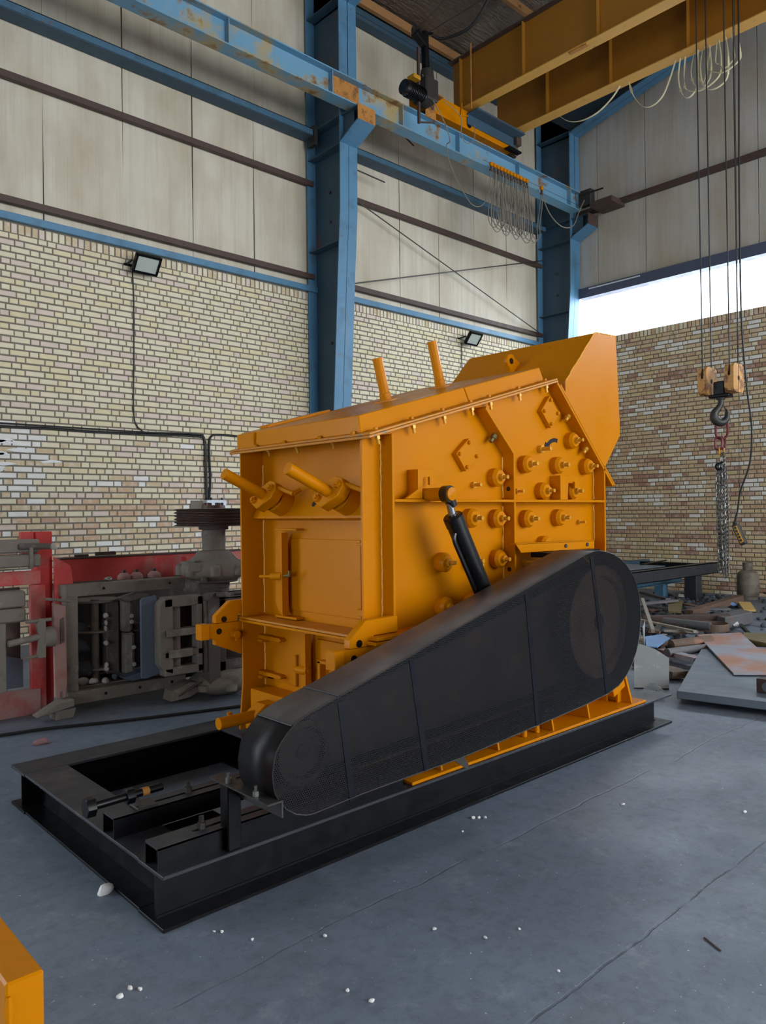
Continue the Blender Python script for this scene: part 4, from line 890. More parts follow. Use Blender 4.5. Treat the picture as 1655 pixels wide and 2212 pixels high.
# ================================================================== CRANE HOOK, CHAIN SLING, PENDANT
HX, HY, HZ = 10.2, 4.34, 3.22
hb = thing('hook_block', 'worn orange crane hook block hanging on wire ropes', 'hook block', (HX, HY, 2.64))
def rounded(w, h, c, n=4):
    out = []
    for sx, sz, a in ((1, 1, 0), (-1, 1, PI/2), (-1, -1, PI), (1, -1, 3*PI/2)):
        out += [(HX+sx*(w/2-c)+c*math.cos(a+i*PI/2/n), HZ+sz*(h/2-c)+c*math.sin(a+i*PI/2/n)) for i in range(n+1)]
    return out
for s, zo in ((-1, 0), (1, 0)):
    yc = HY+s*.178
    ck = MB().prism(rounded(.32, .375, .07), 'y', yc-.060, yc-.018).prism(rounded(.32, .375, .07), 'y', yc+.018, yc+.060).box(HX-.158, HX+.158, yc-.02, yc+.02, HZ-.17, HZ+.03).build('sheave_housing', hook_y, hb, smooth=False)
    MB().cyl((HX, yc-.018, HZ), (HX, yc+.018, HZ), .15, n=28).build('sheave', black, ck)
    MB().cyl((HX, yc-.0615, HZ), (HX, yc+.0615, HZ), .032, n=16).build('axle_hole', black_clean, ck)
    for sx in (-1, 1):
        MB().tube([(HX+sx*.135, yc, HZ), (HX+sx*.15-.03*(s > 0), yc+.02, 9.25)], .0085, 6).build('wire_rope', rope_m, hb)
MB().box(HX-.06, HX+.06, HY-.075, HY+.075, HZ-.20, HZ-.02).build('center_yoke', black, hb, bevel=.012)
MB().box(HX-.07, HX+.07, HY-.14, HY+.14, HZ-.235, HZ-.19).build('crosshead', black, hb, bevel=.012)
MB().cyl((HX, HY, HZ-.225), (HX, HY, HZ-.26), .065, .055, n=18).build('swivel_nut', steel_dk, hb)
hd_ = Vector((.62, -.785, 0)); hp = [(0, -.24, .038), (0, -.31, .036), (-.03, -.37, .042), (-.075, -.43, .052), (-.085, -.49, .058), (-.05, -.545, .060), (.01, -.562, .056), (.06, -.53, .046), (.082, -.475, .034), (.080, -.42, .022), (.070, -.385, .010)]
pp = smooth_path([Vector((HX, HY, HZ+z))+hd_*u for u, z, r in hp], 4)
rr_ = [hp[min(i//4, len(hp)-2)][2]+(hp[min(i//4+1, len(hp)-1)][2]-hp[min(i//4, len(hp)-2)][2])*(i % 4)/4 for i in range(len(pp)-1)]+[.008]
MB().tube(pp, rr_, 12).build('hook', steel_dk, hb, 'dark forged hook')
MB().beam(Vector((HX, HY, HZ-.36))+hd_*.045, Vector((HX, HY, HZ-.44))+hd_*.085, .03, .006).build('safety_latch', black, hb)

cs = thing('chain_sling', 'long steel chain sling with red master link hanging from the crane hook', 'chain', (HX, HY, .58))
def link_pts(L, Wd): 
    r = Wd/2; h = L/2-r
    return [(r*math.cos(a), h+r*math.sin(a)) for a in [PI*i/6 for i in range(7)]]+[(r*math.cos(a), -h+r*math.sin(a)) for a in [PI+PI*i/6 for i in range(7)]]
HD = Vector((.7337, -.6795, 0)); HP = Vector((.6795, .7337, 0))
def ring_at(c, L, Wd, r, m, nm, h=HD, tilt=0):
    c = Vector(c); MB().tube([c+h*u+Vector((0, 0, 1))*v for u, v in link_pts(L, Wd)], r, 8, True).build(nm, m, cs)
red_link = MAT('red_link_paint', srgb(112, 44, 52), .4, metal=.2, var=.2, scale=20)
ring_at((HX+.02, HY, 2.575), .28, .16, .017, red_link, 'master_link')
for s in (-1, 1): ring_at(Vector((HX, HY, 2.375))+HD*(s*.035), .17, .085, .014, red_link, 'sub_link', (HD*.75+HP*.66*s))
for s in (-1, 1): ring_at(Vector((HX, HY, 2.265))+HD*(s*.03), .09, .05, .011, nut_gold, 'coupling_link', (HD*.3+HP*.95))
lm1 = MB().tube([(u, 0, v) for u, v in link_pts(.072, .050)], .0085, 6, True).mesh('link', chain_m)
az = math.atan2(HD.y, HD.x)
rn = random.Random(8)
for k, (du, dp, zt, zb) in enumerate(((-.058, 0, 2.06, .62), (-.004, -.035, 2.22, .58), (-.030, .045, 2.10, .66), (.030, .045, 2.22, .62), (.054, .0, 2.03, .60))):
    z = zt; i = 0
    while z > zb:
        w = .010*math.sin(z*3.1+k); t = (zt-z)/1.5
        p = Vector((HX+.01, HY, z))+HD*(du*(1-.18*t)+w+.012*t)+HP*dp
        inst(lm1, 'link', cs, p, (0, rn.uniform(-.12, .12), az+(0.35 if i % 2 else PI/2+.35)+rn.uniform(-.25, .25)))
        z -= .0535; i += 1
gh = MB().tube(smooth_path([Vector((HX, HY-.02, 2.12))+HD*u+Vector((0, 0, v)) for u, v in ((.02, .03), (-.02, .0), (-.075, -.02), (-.09, -.06), (-.06, -.09), (-.02, -.07))], 4), .018, 8)
gh.build('grab_hook', black, cs)

pd = thing('pendant_control', 'black crane pendant control hanging on its cable before the right wall', 'remote control', (10.1, 4.07, 1.06))
ax = Vector((0, 4.028-4.137, 1.06-1.312)).normalized(); p0 = Vector((10.1, 4.132, 1.30))
MB().beam(p0, p0+ax*.29, .085, .075, upv=(1, 0, 0)).build('body', steel_dk, pd, bevel=.014)
MB().beam(p0+ax*.03+Vector((-.040, 0, 0)), p0+ax*.26+Vector((-.040, 0, 0)), .05, .012, upv=(1, 0, 0)).build('button_panel', nut_gold, pd, 'worn yellowish button panel', bevel=.004)
for i in range(5): MB().cyl(p0+ax*(.055+.043*i)+Vector((-.044, 0, 0)), p0+ax*(.055+.043*i)+Vector((-.054, 0, 0)), .016, n=12).build('push_button', black_clean, pd)
MB().cyl(p0-ax*.03, p0+ax*.01, .02, .03, n=12).build('cable_gland', rubber, pd)
MB().tube(smooth_path([(10.1, 4.02, 9.1)]+[(10.1, y, z) for y, z in ((4.007, 7.737), (4.025, 5.7), (4.021, 4.136), (3.988, 3.41), (3.953, 2.986), (3.906, 2.534), (3.935, 2.089), (4.055, 1.734), (4.093, 1.494), (4.118, 1.40), (4.137, 1.325))], 5), .011, 7).build('control_cable', rubber, pd)
MB().tube([(10.1, 4.06, 9.1), (10.1, 4.063, 3.0), (10.1, 4.072, 1.60), (10.1, 4.12, 1.33)], .0035, 5).build('relief_wire', steel_dk, pd)

# ================================================================== STEEL TABLE, GAS CYLINDER
tb = thing('steel_table', 'low black steel beam table by the right brick wall', 'table', (11.5, 5.9, 0))
MB().box(9.4, 12.86, 5.54, 5.55, .42, .60).box(9.4, 12.86, 5.54, 5.68, .588, .60).box(9.4, 12.86, 5.54, 5.68, .42, .43).build('front_beam', black_top, tb, smooth=False)
MB().box(9.4, 12.86, 6.78, 6.92, .42, .60).build('back_beam', blue_dark, tb, smooth=False)
MB().box(9.4, 12.86, 6.2, 6.21, .24, .42).box(9.4, 12.86, 6.12, 6.29, .24, .25).build('middle_beam', blue_mid, tb, 'worn blue middle beam', smooth=False)
for x in (9.5, 11.0, 12.5): MB().box(x, x+.12, 5.68, 6.78, .44, .585).build('cross_beam', black, tb, smooth=False)
for x, y in ((12.06, 5.56), (9.75, 5.56)):
    l = MB().box(x, x+.20, y, y+.20,   .012, .42).build('leg', black_top, tb, bevel=.004)
    MB().box(x-.06, x+.26, y-.06, y+.26, 0, .012).build('foot_plate', brown, l)
for x in (12.05, 10.2): MB().box(x, x+.16, 6.12, 6.28, 0, .24).build('leg', blue, tb, 'blue leg')
MB().box(9.4, 11.4, 5.75, 6.9, .60, .612).build('table_plate', plate_gray, tb, smooth=False)
tag(MB().beam((11.3, 6.1, .62), (12.5, 6.3, .62), .06, .015).build('flat_bar', black), 'short dark flat bar lying on the low steel table', 'bar')
gc = thing('gas_cylinder', 'dirty gray squat gas cylinder standing by the right brick wall', 'cylinder', (12.95, 5.10, 0))
MB().lathe((12.95, 5.10, 0), (0, 0, 1), [(0, 0), (.150, 0), (.150, .05), (.165, .055), (.172, .09), (.174, .24), (.176, .25), (.174, .26), (.172, .38), (.150, .44), (.10, .475), (.05, .49), (0, .49)], 30).build('body', gas_m, gc)
MB().lathe((12.95, 5.10, .465), (0, 0, 1), [(.075, 0), (.080, .14), (.084, .145), (.078, .148), (.070, .14), (.066, .0)], 24).build('collar', gas_m, gc)
MB().cyl((12.95, 5.10, .48), (12.95, 5.10, .56), .02, n=10).build('valve', olive, gc)

# ================================================================== SCRAP CORNER
def sc(mb, name, m, lab, cat, grp=None, bevel=0): return tag(mb.build(name, m, bevel=bevel, smooth=False), lab, cat, grp)
bp = [(5.60, 2.745), (7.75, 3.50), (8.25, 2.35), (5.86, 1.35), (5.80, 1.70)]
sc(MB().prism(bp, 'z', .045, .105), 'steel_plate', plate_gray, 'big thick gray steel plate lying right of the crusher', 'plate', None, .006)
sc(MB().box(6.0, 6.5, 1.75, 1.95, 0, .045), 'wood_block', scrap_b, 'dark block under the big gray plate', 'block')
sc(MB().box(7.1, 7.5, 2.7, 2.9, 0, .045), 'wood_block', scrap_b, 'hidden block under the far part of the big gray plate', 'block')
rp = MB(); pts = [(8.03, 3.70, .135), (8.45, 3.41, .14), (7.69, 2.94, .125), (8.1, 2.2, .12), (6.9, 2.1, .115), (6.42, 2.65, .115)]
rp.add(pts+[(x, y, z+.012) for x, y, z in pts], [list(range(6))[::-1], list(range(6, 12))]+[(i, (i+1) % 6, 6+(i+1) % 6, 6+i) for i in range(6)])
sc(rp, 'steel_plate', plate_rust, 'rust-orange thin steel plate lying on top of the big gray plate', 'plate')
sq = MB().prism([(5.975, .107), (6.07, .107), (6.07, .21), (5.975, .21)], 'y', 2.13, 2.30)
o = sc(sq, 'square_bracket', brown, 'small brown block with a round hole standing on the big gray plate', 'bracket', None, .003)
lo = MB().cyl((5.974, 2.225, .155), (5.970, 2.225, .155), .034, n=18).build('round_hole', plate_gray, None); lo.parent = o; lo.location = lo.location-o.location; lo.name = 'round_hole'
pa = [(5.84, 3.233, .012), (6.06, 3.352, .207), (6.20, 3.382, .318), (6.24, 3.255, .282), (6.24, 3.124, .218), (6.011, 3.011, .012)]
dn_ = Vector((.62, -.1, -.75)).normalized()*.03
lpn = MB().add([Vector(p) for p in pa]+[Vector(p)+Vector((.03, .018, -.012)) for p in pa], [list(range(6)), list(range(6, 12))[::-1]]+[(i, (i+1) % 6, 6+(i+1) % 6, 6+i) for i in range(6)])
sc(lpn, 'concrete_board', plate_pale, 'pale dusty board leaning behind the end of the skid', 'board')
sc(MB().rock((5.70, 2.98, .05), .085, .7, 5), 'plastic_bag', clear_bag, 'crumpled clear plastic bag by the end of the skid', 'bag')
def bar(a, b, w, h, m, lab, name='scrap_bar', cat='bar', grp=None): return sc(MB().beam(a, b, w, h), name, m, lab, cat, grp)
bar((11.56, 6.25, .14), (10.78, 5.4, .16), .07, .03, scrap_g, 'gray scrap bar on the floor reaching under the low table')
bar((9.53, 5.20, .22), (10.26, 5.02, .22), .09, .03, scrap_g, 'wide gray flat bar lying near the blue table leg')
sc(MB().prism([(9.30, 4.66), (9.36, 4.52), (10.63, 5.10), (10.45, 5.24)], 'z', .17, .19), 'scrap_plate', olive, 'olive brown plate leaning in the middle of the scrap', 'plate')
bar((9.0, 4.85, .10), (9.62, 4.02, .14), .14, .08, brown, 'long brown channel lying across the scrap pile')
bar((10.17, 4.80, .06), (12.12, 4.90, .10), .12, .10, scrap_b, 'dark rusty beam pointing at the gas cylinder')
sc(MB().prism([(9.34, 3.95), (9.52, 4.18), (10.32, 4.16), (10.1, 3.92)], 'z', .02, .17), 'steel_block', scrap_g, 'thick greenish gray slab between the chain and the pile', 'slab', None, .01)
sc(MB().lathe((9.15, 4.02, .03), (0, 0, 1), [(.17, 0), (.18, 0), (.18, .09), (.17, .09), (.17, 0)], 28), 'steel_ring', scrap_b, 'brown cut steel ring lying in the scrap', 'ring')
sc(MB().cyl((8.95, 4.55, .11), (9.0, 3.98, .10), .05, n=18), 'steel_tube', scrap_g, 'gray tube lying before the brown channel', 'tube')
bar((9.42, 5.08, .30), (8.21, 4.30, .10), .04, .04, scrap_p, 'thin pale strut slanting down beside the belt guard')
bar((8.60, 4.66, .15), (8.37, 3.88, .12), .05, .025, scrap_p, 'long pale flat strip lying on top of the pile')
bar((8.31, 4.22, .10), (8.53, 3.92, .09), .04, .02, scrap_p, 'short pale strip behind the rust-orange plate')
sc(MB().prism([(7.00, 3.74), (7.03, 3.64), (7.62, 3.80), (7.78, 3.98), (7.52, 4.03)], 'z', .14, .15), 'blue_sheet', sky_blue_sheet, 'bright blue folded sheet metal piece', 'sheet')
ba = MB().add([(7.0, 3.76, .145), (7.52, 4.04, .145), (7.66, 4.10, .30), (7.05, 3.80, .32), (7.01, 3.77, .145), (7.53, 4.05, .145), (7.67, 4.11, .30), (7.06, 3.81, .32)], [(0, 1, 2, 3), (4, 7, 6, 5), (0, 4, 5, 1), (1, 5, 6, 2), (2, 6, 7, 3), (3, 7, 4, 0)])
sc(ba, 'upright_sheet', plate_pale, 'pale upright sheet standing behind the blue piece', 'sheet')
for i, (a, b, r, m, lab) in enumerate((((7.36, 3.66, .12), (7.80, 3.45, .14), .055, scrap_b, 'fat brown pipe stub under the rust-orange plate'), ((7.05, 3.55, .10), (7.6, 3.38, .10), .042, scrap_g, 'gray pipe stub below the fat brown pipe'))):
    sc(MB().cyl(a, b, r, n=18), 'pipe_stub', m, lab, 'pipe')
bar((7.25, 3.72, .07), (7.0, 3.22, .08), .10, .05, plate_rust, 'pinkish rusty flat bar near the pale leaning board')
bar((6.7, 3.65, .04), (6.4, 3.1, .05), .16, .06, scrap_b, 'dark brown bar half hidden behind the pale leaning board')
sc(MB().prism([(8.19, 3.30), (8.56, 3.43), (8.75, 3.0), (8.2, 2.7), (8.0, 2.95)], 'z', .0, .14), 'steel_block', olive, 'thick olive gray steel slab at the right behind the rust-orange plate', 'slab', None, .008)
bar((11.28, 4.42, .03), (11.75, 4.68, .08), .16, .03, wood, 'broken pale wood piece before the gas cylinder', 'wood_piece', 'wood')
sc(MB().rock((11.62, 4.82, .05), .09, .5, 3), 'blue_rag', sky_blue_sheet, 'small blue rag beside the broken wood', 'rag')
bar((9.72, 4.02, .12), (9.55, 3.90, .05), .07, .012, white_stone, 'white paper strip in the scrap', 'paper_strip', 'paper')
bar((12.45, 6.0, .02), (12.75, 6.15, .02), .09, .012, white_stone, 'white scrap under the low table', 'paper_strip', 'paper')
bar((9.6, 3.87, .06), (9.05, 3.55, .04), .035, .035, black, 'thin black bar right of the white paper strip')
bar((13.2, 4.9, .10), (12.3, 4.2, .10), .10, .03, scrap_b, 'brown plank at the foot of the right wall')
rn = random.Random(21)
for i in range(46):
    u = rn.random(); v = rn.random()
    x = 6.9+u*4.4; y = 3.55+.36*(x-6.9)*.9+rn.uniform(-.15, .75)
    if 7.5 < x < 8.8 and y < 3.75: continue
    a = rn.uniform(-.6, .9)+(PI/2 if rn.random() < .25 else 0); L = rn.uniform(.2, .75); z = rn.uniform(.0, .07)
    d = Vector((math.cos(a), math.sin(a), rn.uniform(-.08, .08)))*L/2; c_ = Vector((x, y, z+.02))
    mb = MB().beam(c_-d, c_+d, rn.choice([.025, .03, .05, .12, .16]), rn.choice([.01, .012, .03]))
    mm, wd = rn.choice([(scrap_g, 'gray'), (scrap_b, 'rusty brown'), (scrap_p, 'pale'), (scrap_g, 'gray'), (brown, 'dark brown')])
    tag(mb.build('scrap_strip', mm, smooth=False), 'short '+wd+' steel offcut in the scrap pile by the right wall', 'offcut', wd+' steel offcuts in the scrap pile')
fm = MB()
for i in range(420):
    x = rn.uniform(6.6, 13.1); y = 3.5+.30*(x-6.6)+rn.gauss(.3, .45)
    if y > 9 or (x < 8.8 and y < 3.8): continue
    fm.rock((x, y, .02), rn.uniform(.02, .075), .6, i)
fo = fm.build('scrap_fines', fines_m, smooth=False, kind='stuff'); tag(fo, 'dark gray fines and crumbs strewn under the scrap', 'rubble')

# ================================================================== OLD RED CRUSHER AT THE LEFT WALL
RC = thing('old_crusher', 'dismantled dusty red and gray crusher in front of the left brick wall', 'crusher', (2.9, 5.9, 0))
def R(mb, name, m, parent=None, label=None, bevel=.004, smooth=True): return mb.build(name, m, parent or RC, label, smooth, bevel)
fr = R(MB().box(2.13, 3.12, 5.85, 6.0, .885, .975), 'frame_beam', dusty)
for xb in (2.42, 2.98): MB().cyl((xb, 5.849, .935), (xb, 5.846, .935), .011, n=12).build('bolt_hole', black_clean, fr)
fr = R(MB().prism([(2.13, .065), (3.11, .065), (3.11, .155), (2.13, .165)], 'y', 5.83, 6.0), 'frame_beam', dusty)
for xb in (2.42, 2.70, 2.98): MB().cyl((xb, 5.829, .115), (xb, 5.826, .115), .012, n=12).build('bolt_hole', black_clean, fr)
R(MB().box(2.13, 2.22, 5.85, 5.95, .16, .89), 'frame_post', dusty)
R(MB().box(2.22, 3.3, 5.95, 6.35, .10, .17), 'bottom_sheet', dusty); R(MB().box(2.15, 3.9, 6.42, 6.44, .10, .95), 'back_sheet', dusty_dk)
R(MB().box(2.20, 2.215, 5.95, 6.42, .15, .90), 'inner_sheet', dusty_dk)
R(MB().box(2.3, 4.1, 6.45, 6.55, .93, 1.15), 'red_beam', red_m); R(MB().box(2.3, 4.1, 6.44, 6.58, 1.14, 1.155), 'beam_edge', brown)
R(MB().prism([(3.10, .94), (3.10, 1.125), (3.27, 1.125), (3.27, .94)], 'y', 6.33, 6.36), 'red_bracket', red_m)
R(MB().prism([(3.28, .93), (3.28, 1.13), (3.32, 1.13), (3.42, .93)], 'y', 6.20, 6.22), 'red_gusset', red_clean)
R(MB().beam((2.44, 6.5, 1.165), (2.56, 6.5, 1.165), .02, .02).beam((2.62, 6.5, 1.175), (2.80, 6.5, 1.175), .03, .03), 'lifting_bar', brown)
for xb in (2.72, 2.83, 2.99):
    b_ = R(MB().lathe((xb, 6.15, .965), (0, 0, 1), [(0, 0), (.055, 0), (.055, .03), (.03, .055), (0, .06)], 18), 'cap_boss', red_dust)
    MB().cyl((xb, 6.15, 1.02), (xb, 6.15, 1.045), .017, n=6).build('cap_nut', steel_dk, b_)
R(MB().rock((2.52, 6.0, .99), .028, 1, 2), 'bright_nut', steel)
# left red body
R(MB().box(2.00, 2.12, 6.10, 6.22, .0, 1.385), 'red_post', red_clean); R(MB().box(1.905, 2.0, 6.14, 6.20, 1.21, 1.385), 'red_post', red_m)
R(MB().box(1.94, 2.05, 6.05, 6.10, .02, .98), 'red_panel', red_m)
R(MB().prism([(1.30, 0), (2.0, 0), (2.0, .19), (1.30, .20)], 'y', 6.03, 6.10), 'red_panel', red_dust); R(MB().box(1.30, 2.02, 6.06, 6.12, .985, 1.09), 'red_panel', red_m)
R(MB().prism([(2.10, .66), (2.10, 1.19), (2.225, 1.115), (2.245, .97), (2.21, .88), (2.13, .80)], 'y', 6.00, 6.03), 'red_side_plate', red_m)
hp_ = R(MB().prism([(2.03, .15), (2.02, .86), (2.11, .83), (2.115, .25), (2.10, .14), (2.085, .14), (2.08, .19), (2.065, .19), (2.06, .14)], 'y', 5.80, 5.84), 'hanging_plate', red_dust)
MB().prism([(2.065, .55), (2.065, .73), (2.09, .745), (2.095, .56)], 'y', 5.79, 5.80).build('plate_slot', dusty_dk, hp_)
for i, (x0, x1, z0, z1, y0) in enumerate(((1.25, 1.955, 1.235, 1.335, 5.88), (1.25, 1.955, 1.13, 1.225, 5.86), (1.25, 1.845, .84, .96, 5.86), (1.25, 1.84, .735, .835, 5.84))):
    R(MB().box(x0, x1, y0, y0+.12, z0, z1), 'blow_bar', dusty, bevel=.012)
R(MB().cyl((1.80, 5.86, 1.285), (2.02, 5.86, 1.28), .022, n=12), 'clamp_rod', dusty_dk); R(MB().box(1.87, 1.895, 5.84, 5.88, 1.12, 1.29), 'clamp_bar', dusty)
R(MB().rock((2.06, 5.9, 1.27), .035, 1, 9), 'stone_on_ledge', rock_m)
R(MB().box(1.25, 1.69, 5.80, 5.86, .25, .74), 'gray_panel', dusty); R(MB().box(1.69, 1.94, 6.30, 6.32, .2, .95), 'dark_backing', dusty_dk); R(MB().prism([(1.70, .19), (1.92, .19), (1.92, .40), (1.80, .44), (1.70, .38)], 'y', 6.18, 6.22), 'blue_gray_sheet', blue_gray)
# clamp lever on the left
R(MB().prism([(1.885, .47), (1.945, .47), (1.945, .75), (1.90, .76), (1.88, .72), (1.90, .62)], 'y', 5.74, 5.78), 'lever_plate', dusty)
R(MB().cyl((1.90, 5.76, .625), (1.69, 5.76, .598), .024, n=14), 'lever_bar', dusty); R(MB().cyl((1.92, 5.76, .487), (1.785, 5.76, .482), .013, n=10), 'thin_bar', dusty)
R(MB().cyl((1.99, 5.76, .745), (1.81, 5.76, .742), .014, n=10), 'thin_bar', dusty)
R(MB().cyl((1.94, 5.80, .612), (2.02, 5.80, .612), .075, n=22), 'roller', dusty)
R(MB().beam((1.95, 5.72, .90), (2.14, 5.80, .86), .05, .02), 'flat_flap', dusty); R(MB().prism([(1.86, .05), (2.13, .09), (2.13, .14), (2.02, .13)], 'y', 5.70, 5.82), 'foot_plate', dusty)
R(MB().prism([(2.0, .0), (2.13, .0), (2.15, .07), (2.0, .07)], 'y', 5.72, 5.86), 'foot_block', dusty)
# inside: rod, discs, liner plates, stones
rd = R(MB().cyl((2.44, 6.08, .15), (2.44, 6.08, .83), .034, n=18), 'vertical_rod', dusty)
for z in (.26, .56, .80): R(MB().lathe((2.48, 6.2, z), (0, 0, 1), [(0, 0), (.20, 0), (.20, .018), (0, .018)], 28), 'spacer_disc', dusty)
R(MB().prism([(2.51, 6.02), (2.62, 6.02), (2.62, 6.3), (2.51, 6.3)], 'z', .22, .80), 'liner_plate', dusty_dk, bevel=.01)
for z0, z1, xo in ((.55, .80, 0), (.20, .54, .015)):
    l = R(MB().prism([(2.63+xo, 5.98), (2.70+xo, 5.96), (2.73+xo, 6.02), (2.72+xo, 6.28), (2.64+xo, 6.28)], 'z', z0, z1), 'wear_plate', dusty, bevel=.015)
    for zz in (z0+.08, z1-.12): MB().lathe((2.70+xo, 5.965, zz), (.1, -1, 0), [(0, 0), (.018, 0), (.016, .006), (0, .008)], 14).build('plug', rock_m, l)
R(MB().prism([(2.76, 6.05), (2.83, 6.05), (2.83, 6.3), (2.76, 6.3)], 'z', .25, .60), 'wear_plate', dusty_dk, bevel=.01)
for i, z in enumerate((.70, .64, .60, .48, .30, .27)): R(MB().rock((2.495, 5.99, z), .026, 1, i+30), 'stone_lump', rock_m)
for i, (x, y, z, r) in enumerate(((2.37, 5.95, .20, .05), (2.46, 5.93, .19, .04), (2.30, 6.0, .2, .05), (2.33, 6.1, .45, .10), (2.3, 6.15, .60, .10), (2.55, 5.97, .20, .04), (2.33, 6.05, .28, .09))): R(MB().rock((x, y, z), r, .7, i+50), 'stone_lump', rock_m if i < 3 else fines_m)
R(MB().prism([(2.58, .20), (2.65, .165), (2.92, .19), (2.95, .215), (2.7, .225)], 'y', 5.85, 6.05), 'stone_slab', blue_gray, bevel=.01)
R(MB().prism([(2.60, .83), (2.74, .865), (2.86, .855), (2.84, .83), (2.66, .80)], 'y', 5.95, 6.05), 'bent_strip', dusty)
# rotor standing upright with grooved pulley, bearing housings and hammer casting
RX, RY = 3.325, 5.72
ro = R(MB().cyl((RX, RY, .10), (RX, RY, 1.52), .06, n=20), 'rotor_shaft', dusty_dk)
prof = [(0, 0), (.30, 0)]
for i in range(5): prof += [(.332, .004+.027*i), (.298, .0175+.027*i)]
prof += [(.332, .140), (.30, .146), (0, .146)]
pl_ = R(MB().lathe((RX, RY, 1.408), (0, 0, 1), prof, 56), 'grooved_pulley', pulley_m)
MB().lathe((RX, RY, 1.552), (0, 0, 1), [(0, 0), (.10, 0), (.095, .03), (0, .03)], 24).build('pulley_bush', pulley_m, pl_)
for a in range(6): MB().cyl((RX+.07*math.cos(a*1.05+.4), RY+.07*math.sin(a*1.05+.4), 1.58), (RX+.07*math.cos(a*1.05+.4), RY+.07*math.sin(a*1.05+.4), 1.603), .016, n=6).build('bush_bolt', pulley_m, pl_)
R(MB().cyl((RX, RY, 1.375), (RX, RY, 1.408), .125, n=26), 'collar', dusty_dk); R(MB().cyl((RX, RY, 1.20), (RX, RY, 1.376), .098, n=26), 'sleeve', dusty)
bh_ = R(MB().lathe((RX, RY, .955), (0, 0, 1), [(0, 0), (.20, 0), (.26, .03), (.275, .05), (.28, .10), (.265, .14), (.20, .165), (.165, .20), (.14, .235), (.10, .245), (0, .245)], 36), 'bearing_housing', dusty)
for a in range(8):
    c_ = Vector((RX+.272*math.cos(a*PI/4+.3), RY+.272*math.sin(a*PI/4+.3), 1.0)); MB().lathe(c_, (0, 0, 1), [(0, 0), (.045, 0), (.045, .07), (.03, .085), (0, .09)], 12).build('housing_lobe', dusty, bh_)
R(MB().prism([(3.02, 5.62), (3.10, 5.55), (3.5, 5.50), (3.55, 5.9), (3.1, 5.9)], 'z', 1.03, 1.11), 'housing_foot', dusty, bevel=.012)
R(MB().cyl((3.10, 5.60, 1.11), (3.10, 5.60, 1.125), .026, n=6), 'foot_bolt', dusty_dk); R(MB().cyl((3.13, 5.56, .97), (3.10, 5.48, .97), .022, n=6), 'side_bolt', dusty_dk)
R(MB().lathe((RX, RY, .885), (0, 0, 1), [(0, 0), (.13, 0), (.13, .04), (.20, .05), (.20, .07), (0, .07)], 30), 'seal_ring', dusty_dk); R(MB().cyl((RX, RY, .80), (RX, RY, .89), .115, n=24), 'shaft_collar', dusty_dk)
R(MB().prism([(3.0, 5.55), (3.7, 5.50), (3.85, 6.1), (2.95, 6.1)], 'z', .77, .80), 'rotor_end_plate', dusty_dk)
R(MB().beam((3.10, 5.47, .835), (3.22, 5.52, .84), .07, .06).beam((3.2, 5.44, .85), (3.36, 5.50, .83), .06, .04), 'wedge_block', dusty_dk, bevel=.008)
R(MB().cyl((3.36, 5.55, .835), (3.8, 5.62, .835), .016, n=12), 'round_bar', dusty_dk)
bp_ = [(2.61, .24), (2.61, .84), (2.63, .86), (2.74, .87), (2.80, .30), (2.84, .28), (2.78, .255), (2.65, .225), (2.62, .23)]
R(MB().prism(bp_, 'y', 5.60, 5.625), 'curved_wear_plate', blue_gray, label='blue-gray curved wear plate')
# hammer casting with three windows
cm = MB(); Y0, Y1 = 5.50, 5.60
xl, xr, xa, xb = 2.715, 3.09, 2.83, 3.04
for z0, z1 in ((.775, .855), (.54, .60), (.375, .43), (.235, .30)): cm.box(xl+.04, xr, Y0, Y1, z0, z1)
cm.prism([(xl, .33), (xl+.05, .27), (xa, .245), (xa, .85), (xl+.03, .84), (xl, .80)], 'y', Y0, Y1); cm.box(xb, xr, Y0, Y1, .225, .85)
cg = R(cm, 'hammer_casting', dusty, bevel=.008)
MB().box(xa, xb, Y1+.08, Y1+.10, .24, .84).build('casting_back', dusty_dk, cg); MB().box(xa, xa+.08, Y0+.04, Y1+.06, .24, .84).build('casting_rib', dusty, cg)
MB().box(xl+.05, xb+.02, Y0-.02, Y0, .545, .60).box(xl+.07, xb-.05, Y0-.02, Y0, .375, .44).build('cross_lug', dusty, cg, bevel=.005)
R(MB().box(3.10, 3.12, 5.47, 5.56, .23, .82), 'edge_plate', dusty_dk); R(MB().box(3.12, 3.22, 5.45, 5.60, .10, .84), 'rotor_bar', dusty_dk, bevel=.006)
cm = MB().box(3.23, 3.85, 5.52, 5.62, .68, .80).box(3.23, 3.32, 5.52, 5.62, .20, .80).box(3.23, 3.85, 5.52, 5.62, .20, .29).box(3.55, 3.62, 5.52, 5.62, .2, .8)
R(cm, 'second_casting', dusty_dk, bevel=.01); R(MB().box(3.30, 3.85, 5.7, 5.72, .2, .8), 'casting_back', dusty_dk)
R(MB().box(2.85, 3.8, 5.75, 6.05, .22, .80), 'rotor_body', dusty_dk, bevel=.01)
lh = R(MB().lathe((RX, 5.62, .02), (0, 0, 1), [(0, 0), (.16, 0), (.20, .02), (.25, .05), (.265, .07), (.265, .11), (.24, .13), (.20, .15), (.17, .18), (0, .2)], 36), 'lower_housing', dusty)
for a in range(7): MB().lathe((RX+.25*math.cos(a*.9), 5.62+.25*math.sin(a*.9), .07), (0, 0, 1), [(0, 0), (.05, 0), (.05, .045), (0, .055)], 12).build('housing_lobe', dusty, lh)
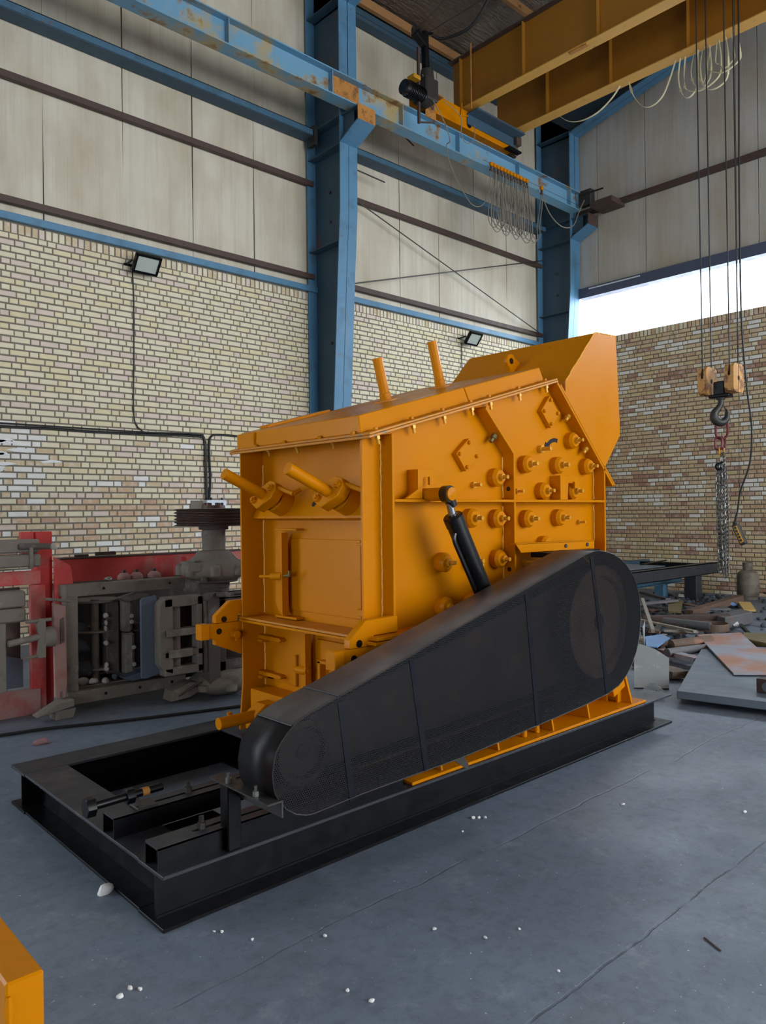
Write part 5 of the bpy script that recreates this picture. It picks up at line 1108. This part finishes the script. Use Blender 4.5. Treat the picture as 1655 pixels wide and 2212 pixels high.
R(MB().prism([(2.83, .02), (3.0, .03), (3.2, .12), (3.0, .15), (2.85, .10)], 'y', 5.55, 5.70), 'support_block', dusty)
R(MB().beam((2.90, 5.56, .055), (3.05, 5.50, .15), .03, .012), 'loose_strip', dusty_dk)

# ================================================================== SMALL THINGS ON THE FLOOR
yb = MB().box(.374, .434, 1.308, 2.4, 0, .75).build('yellow_frame_part', yellow, bevel=.004, loc=(.40, 1.9, 0))
tag(yb, 'yellow painted steel beam end in the near left corner', 'beam')
wb = MB().tube([(.378, 1.307, .02+i*.0182) for i in range(40)], [.004+.0016*((i*7) % 3) for i in range(40)], 5); wb_o = wb.build('weld_bead', yellow, None, None); wb_o.parent = yb; wb_o.location = wb_o.location-yb.location
o = MB().tube(smooth_path([(.9, 5.8, .012), (1.58, 5.58, .012), (1.86, 5.52, .012), (2.29, 5.35, .012), (2.75, 5.20, .012), (3.4, 5.02, .012), (4.2, 4.9, .012)], 6), .012, 6).build('floor_cable', rubber)
tag(o, 'black cable lying on the floor before the old red crusher', 'cable')
o = MB().rock((1.22, 2.97, .016), .034, .8, 77).build('stone', white_stone); tag(o, 'white stone lump on the floor left of the skid corner', 'stone')
o = MB().rock((1.73, 5.21, .012), .06, .5, 78).build('stone', pink_stone); tag(o, 'flat pinkish stone on the floor behind the far skid corner', 'stone')
o = MB().beam((2.61, 1.19, .003), (2.57, 1.115, .003), .004, .004).build('nail', brown); tag(o, 'rusty nail lying on the open floor', 'nail')
rn = random.Random(5)
for i, (x, y) in enumerate(((1.66, 2.12), (2.85, 2.41), (2.87, 2.39), (2.83, 2.43), (3.5, 2.01), (3.84, 1.54), (1.39, 2.42), (1.41, 2.40), (1.03, 2.32), (1.05, 2.29), (.99, 2.30), (2.67, 2.36), (1.97, 1.88), (2.06, 1.72), (1.52, 1.83), (1.54, 1.74), (2.08, 1.43), (2.19, 1.67), (1.46, 2.28))):
    o = MB().rock((x, y, .004), rn.uniform(.006, .013), .6, 100+i).build('stone_chip', white_stone)
    tag(o, 'tiny white stone chip on the concrete floor', 'stone', 'white stone chips on the floor')
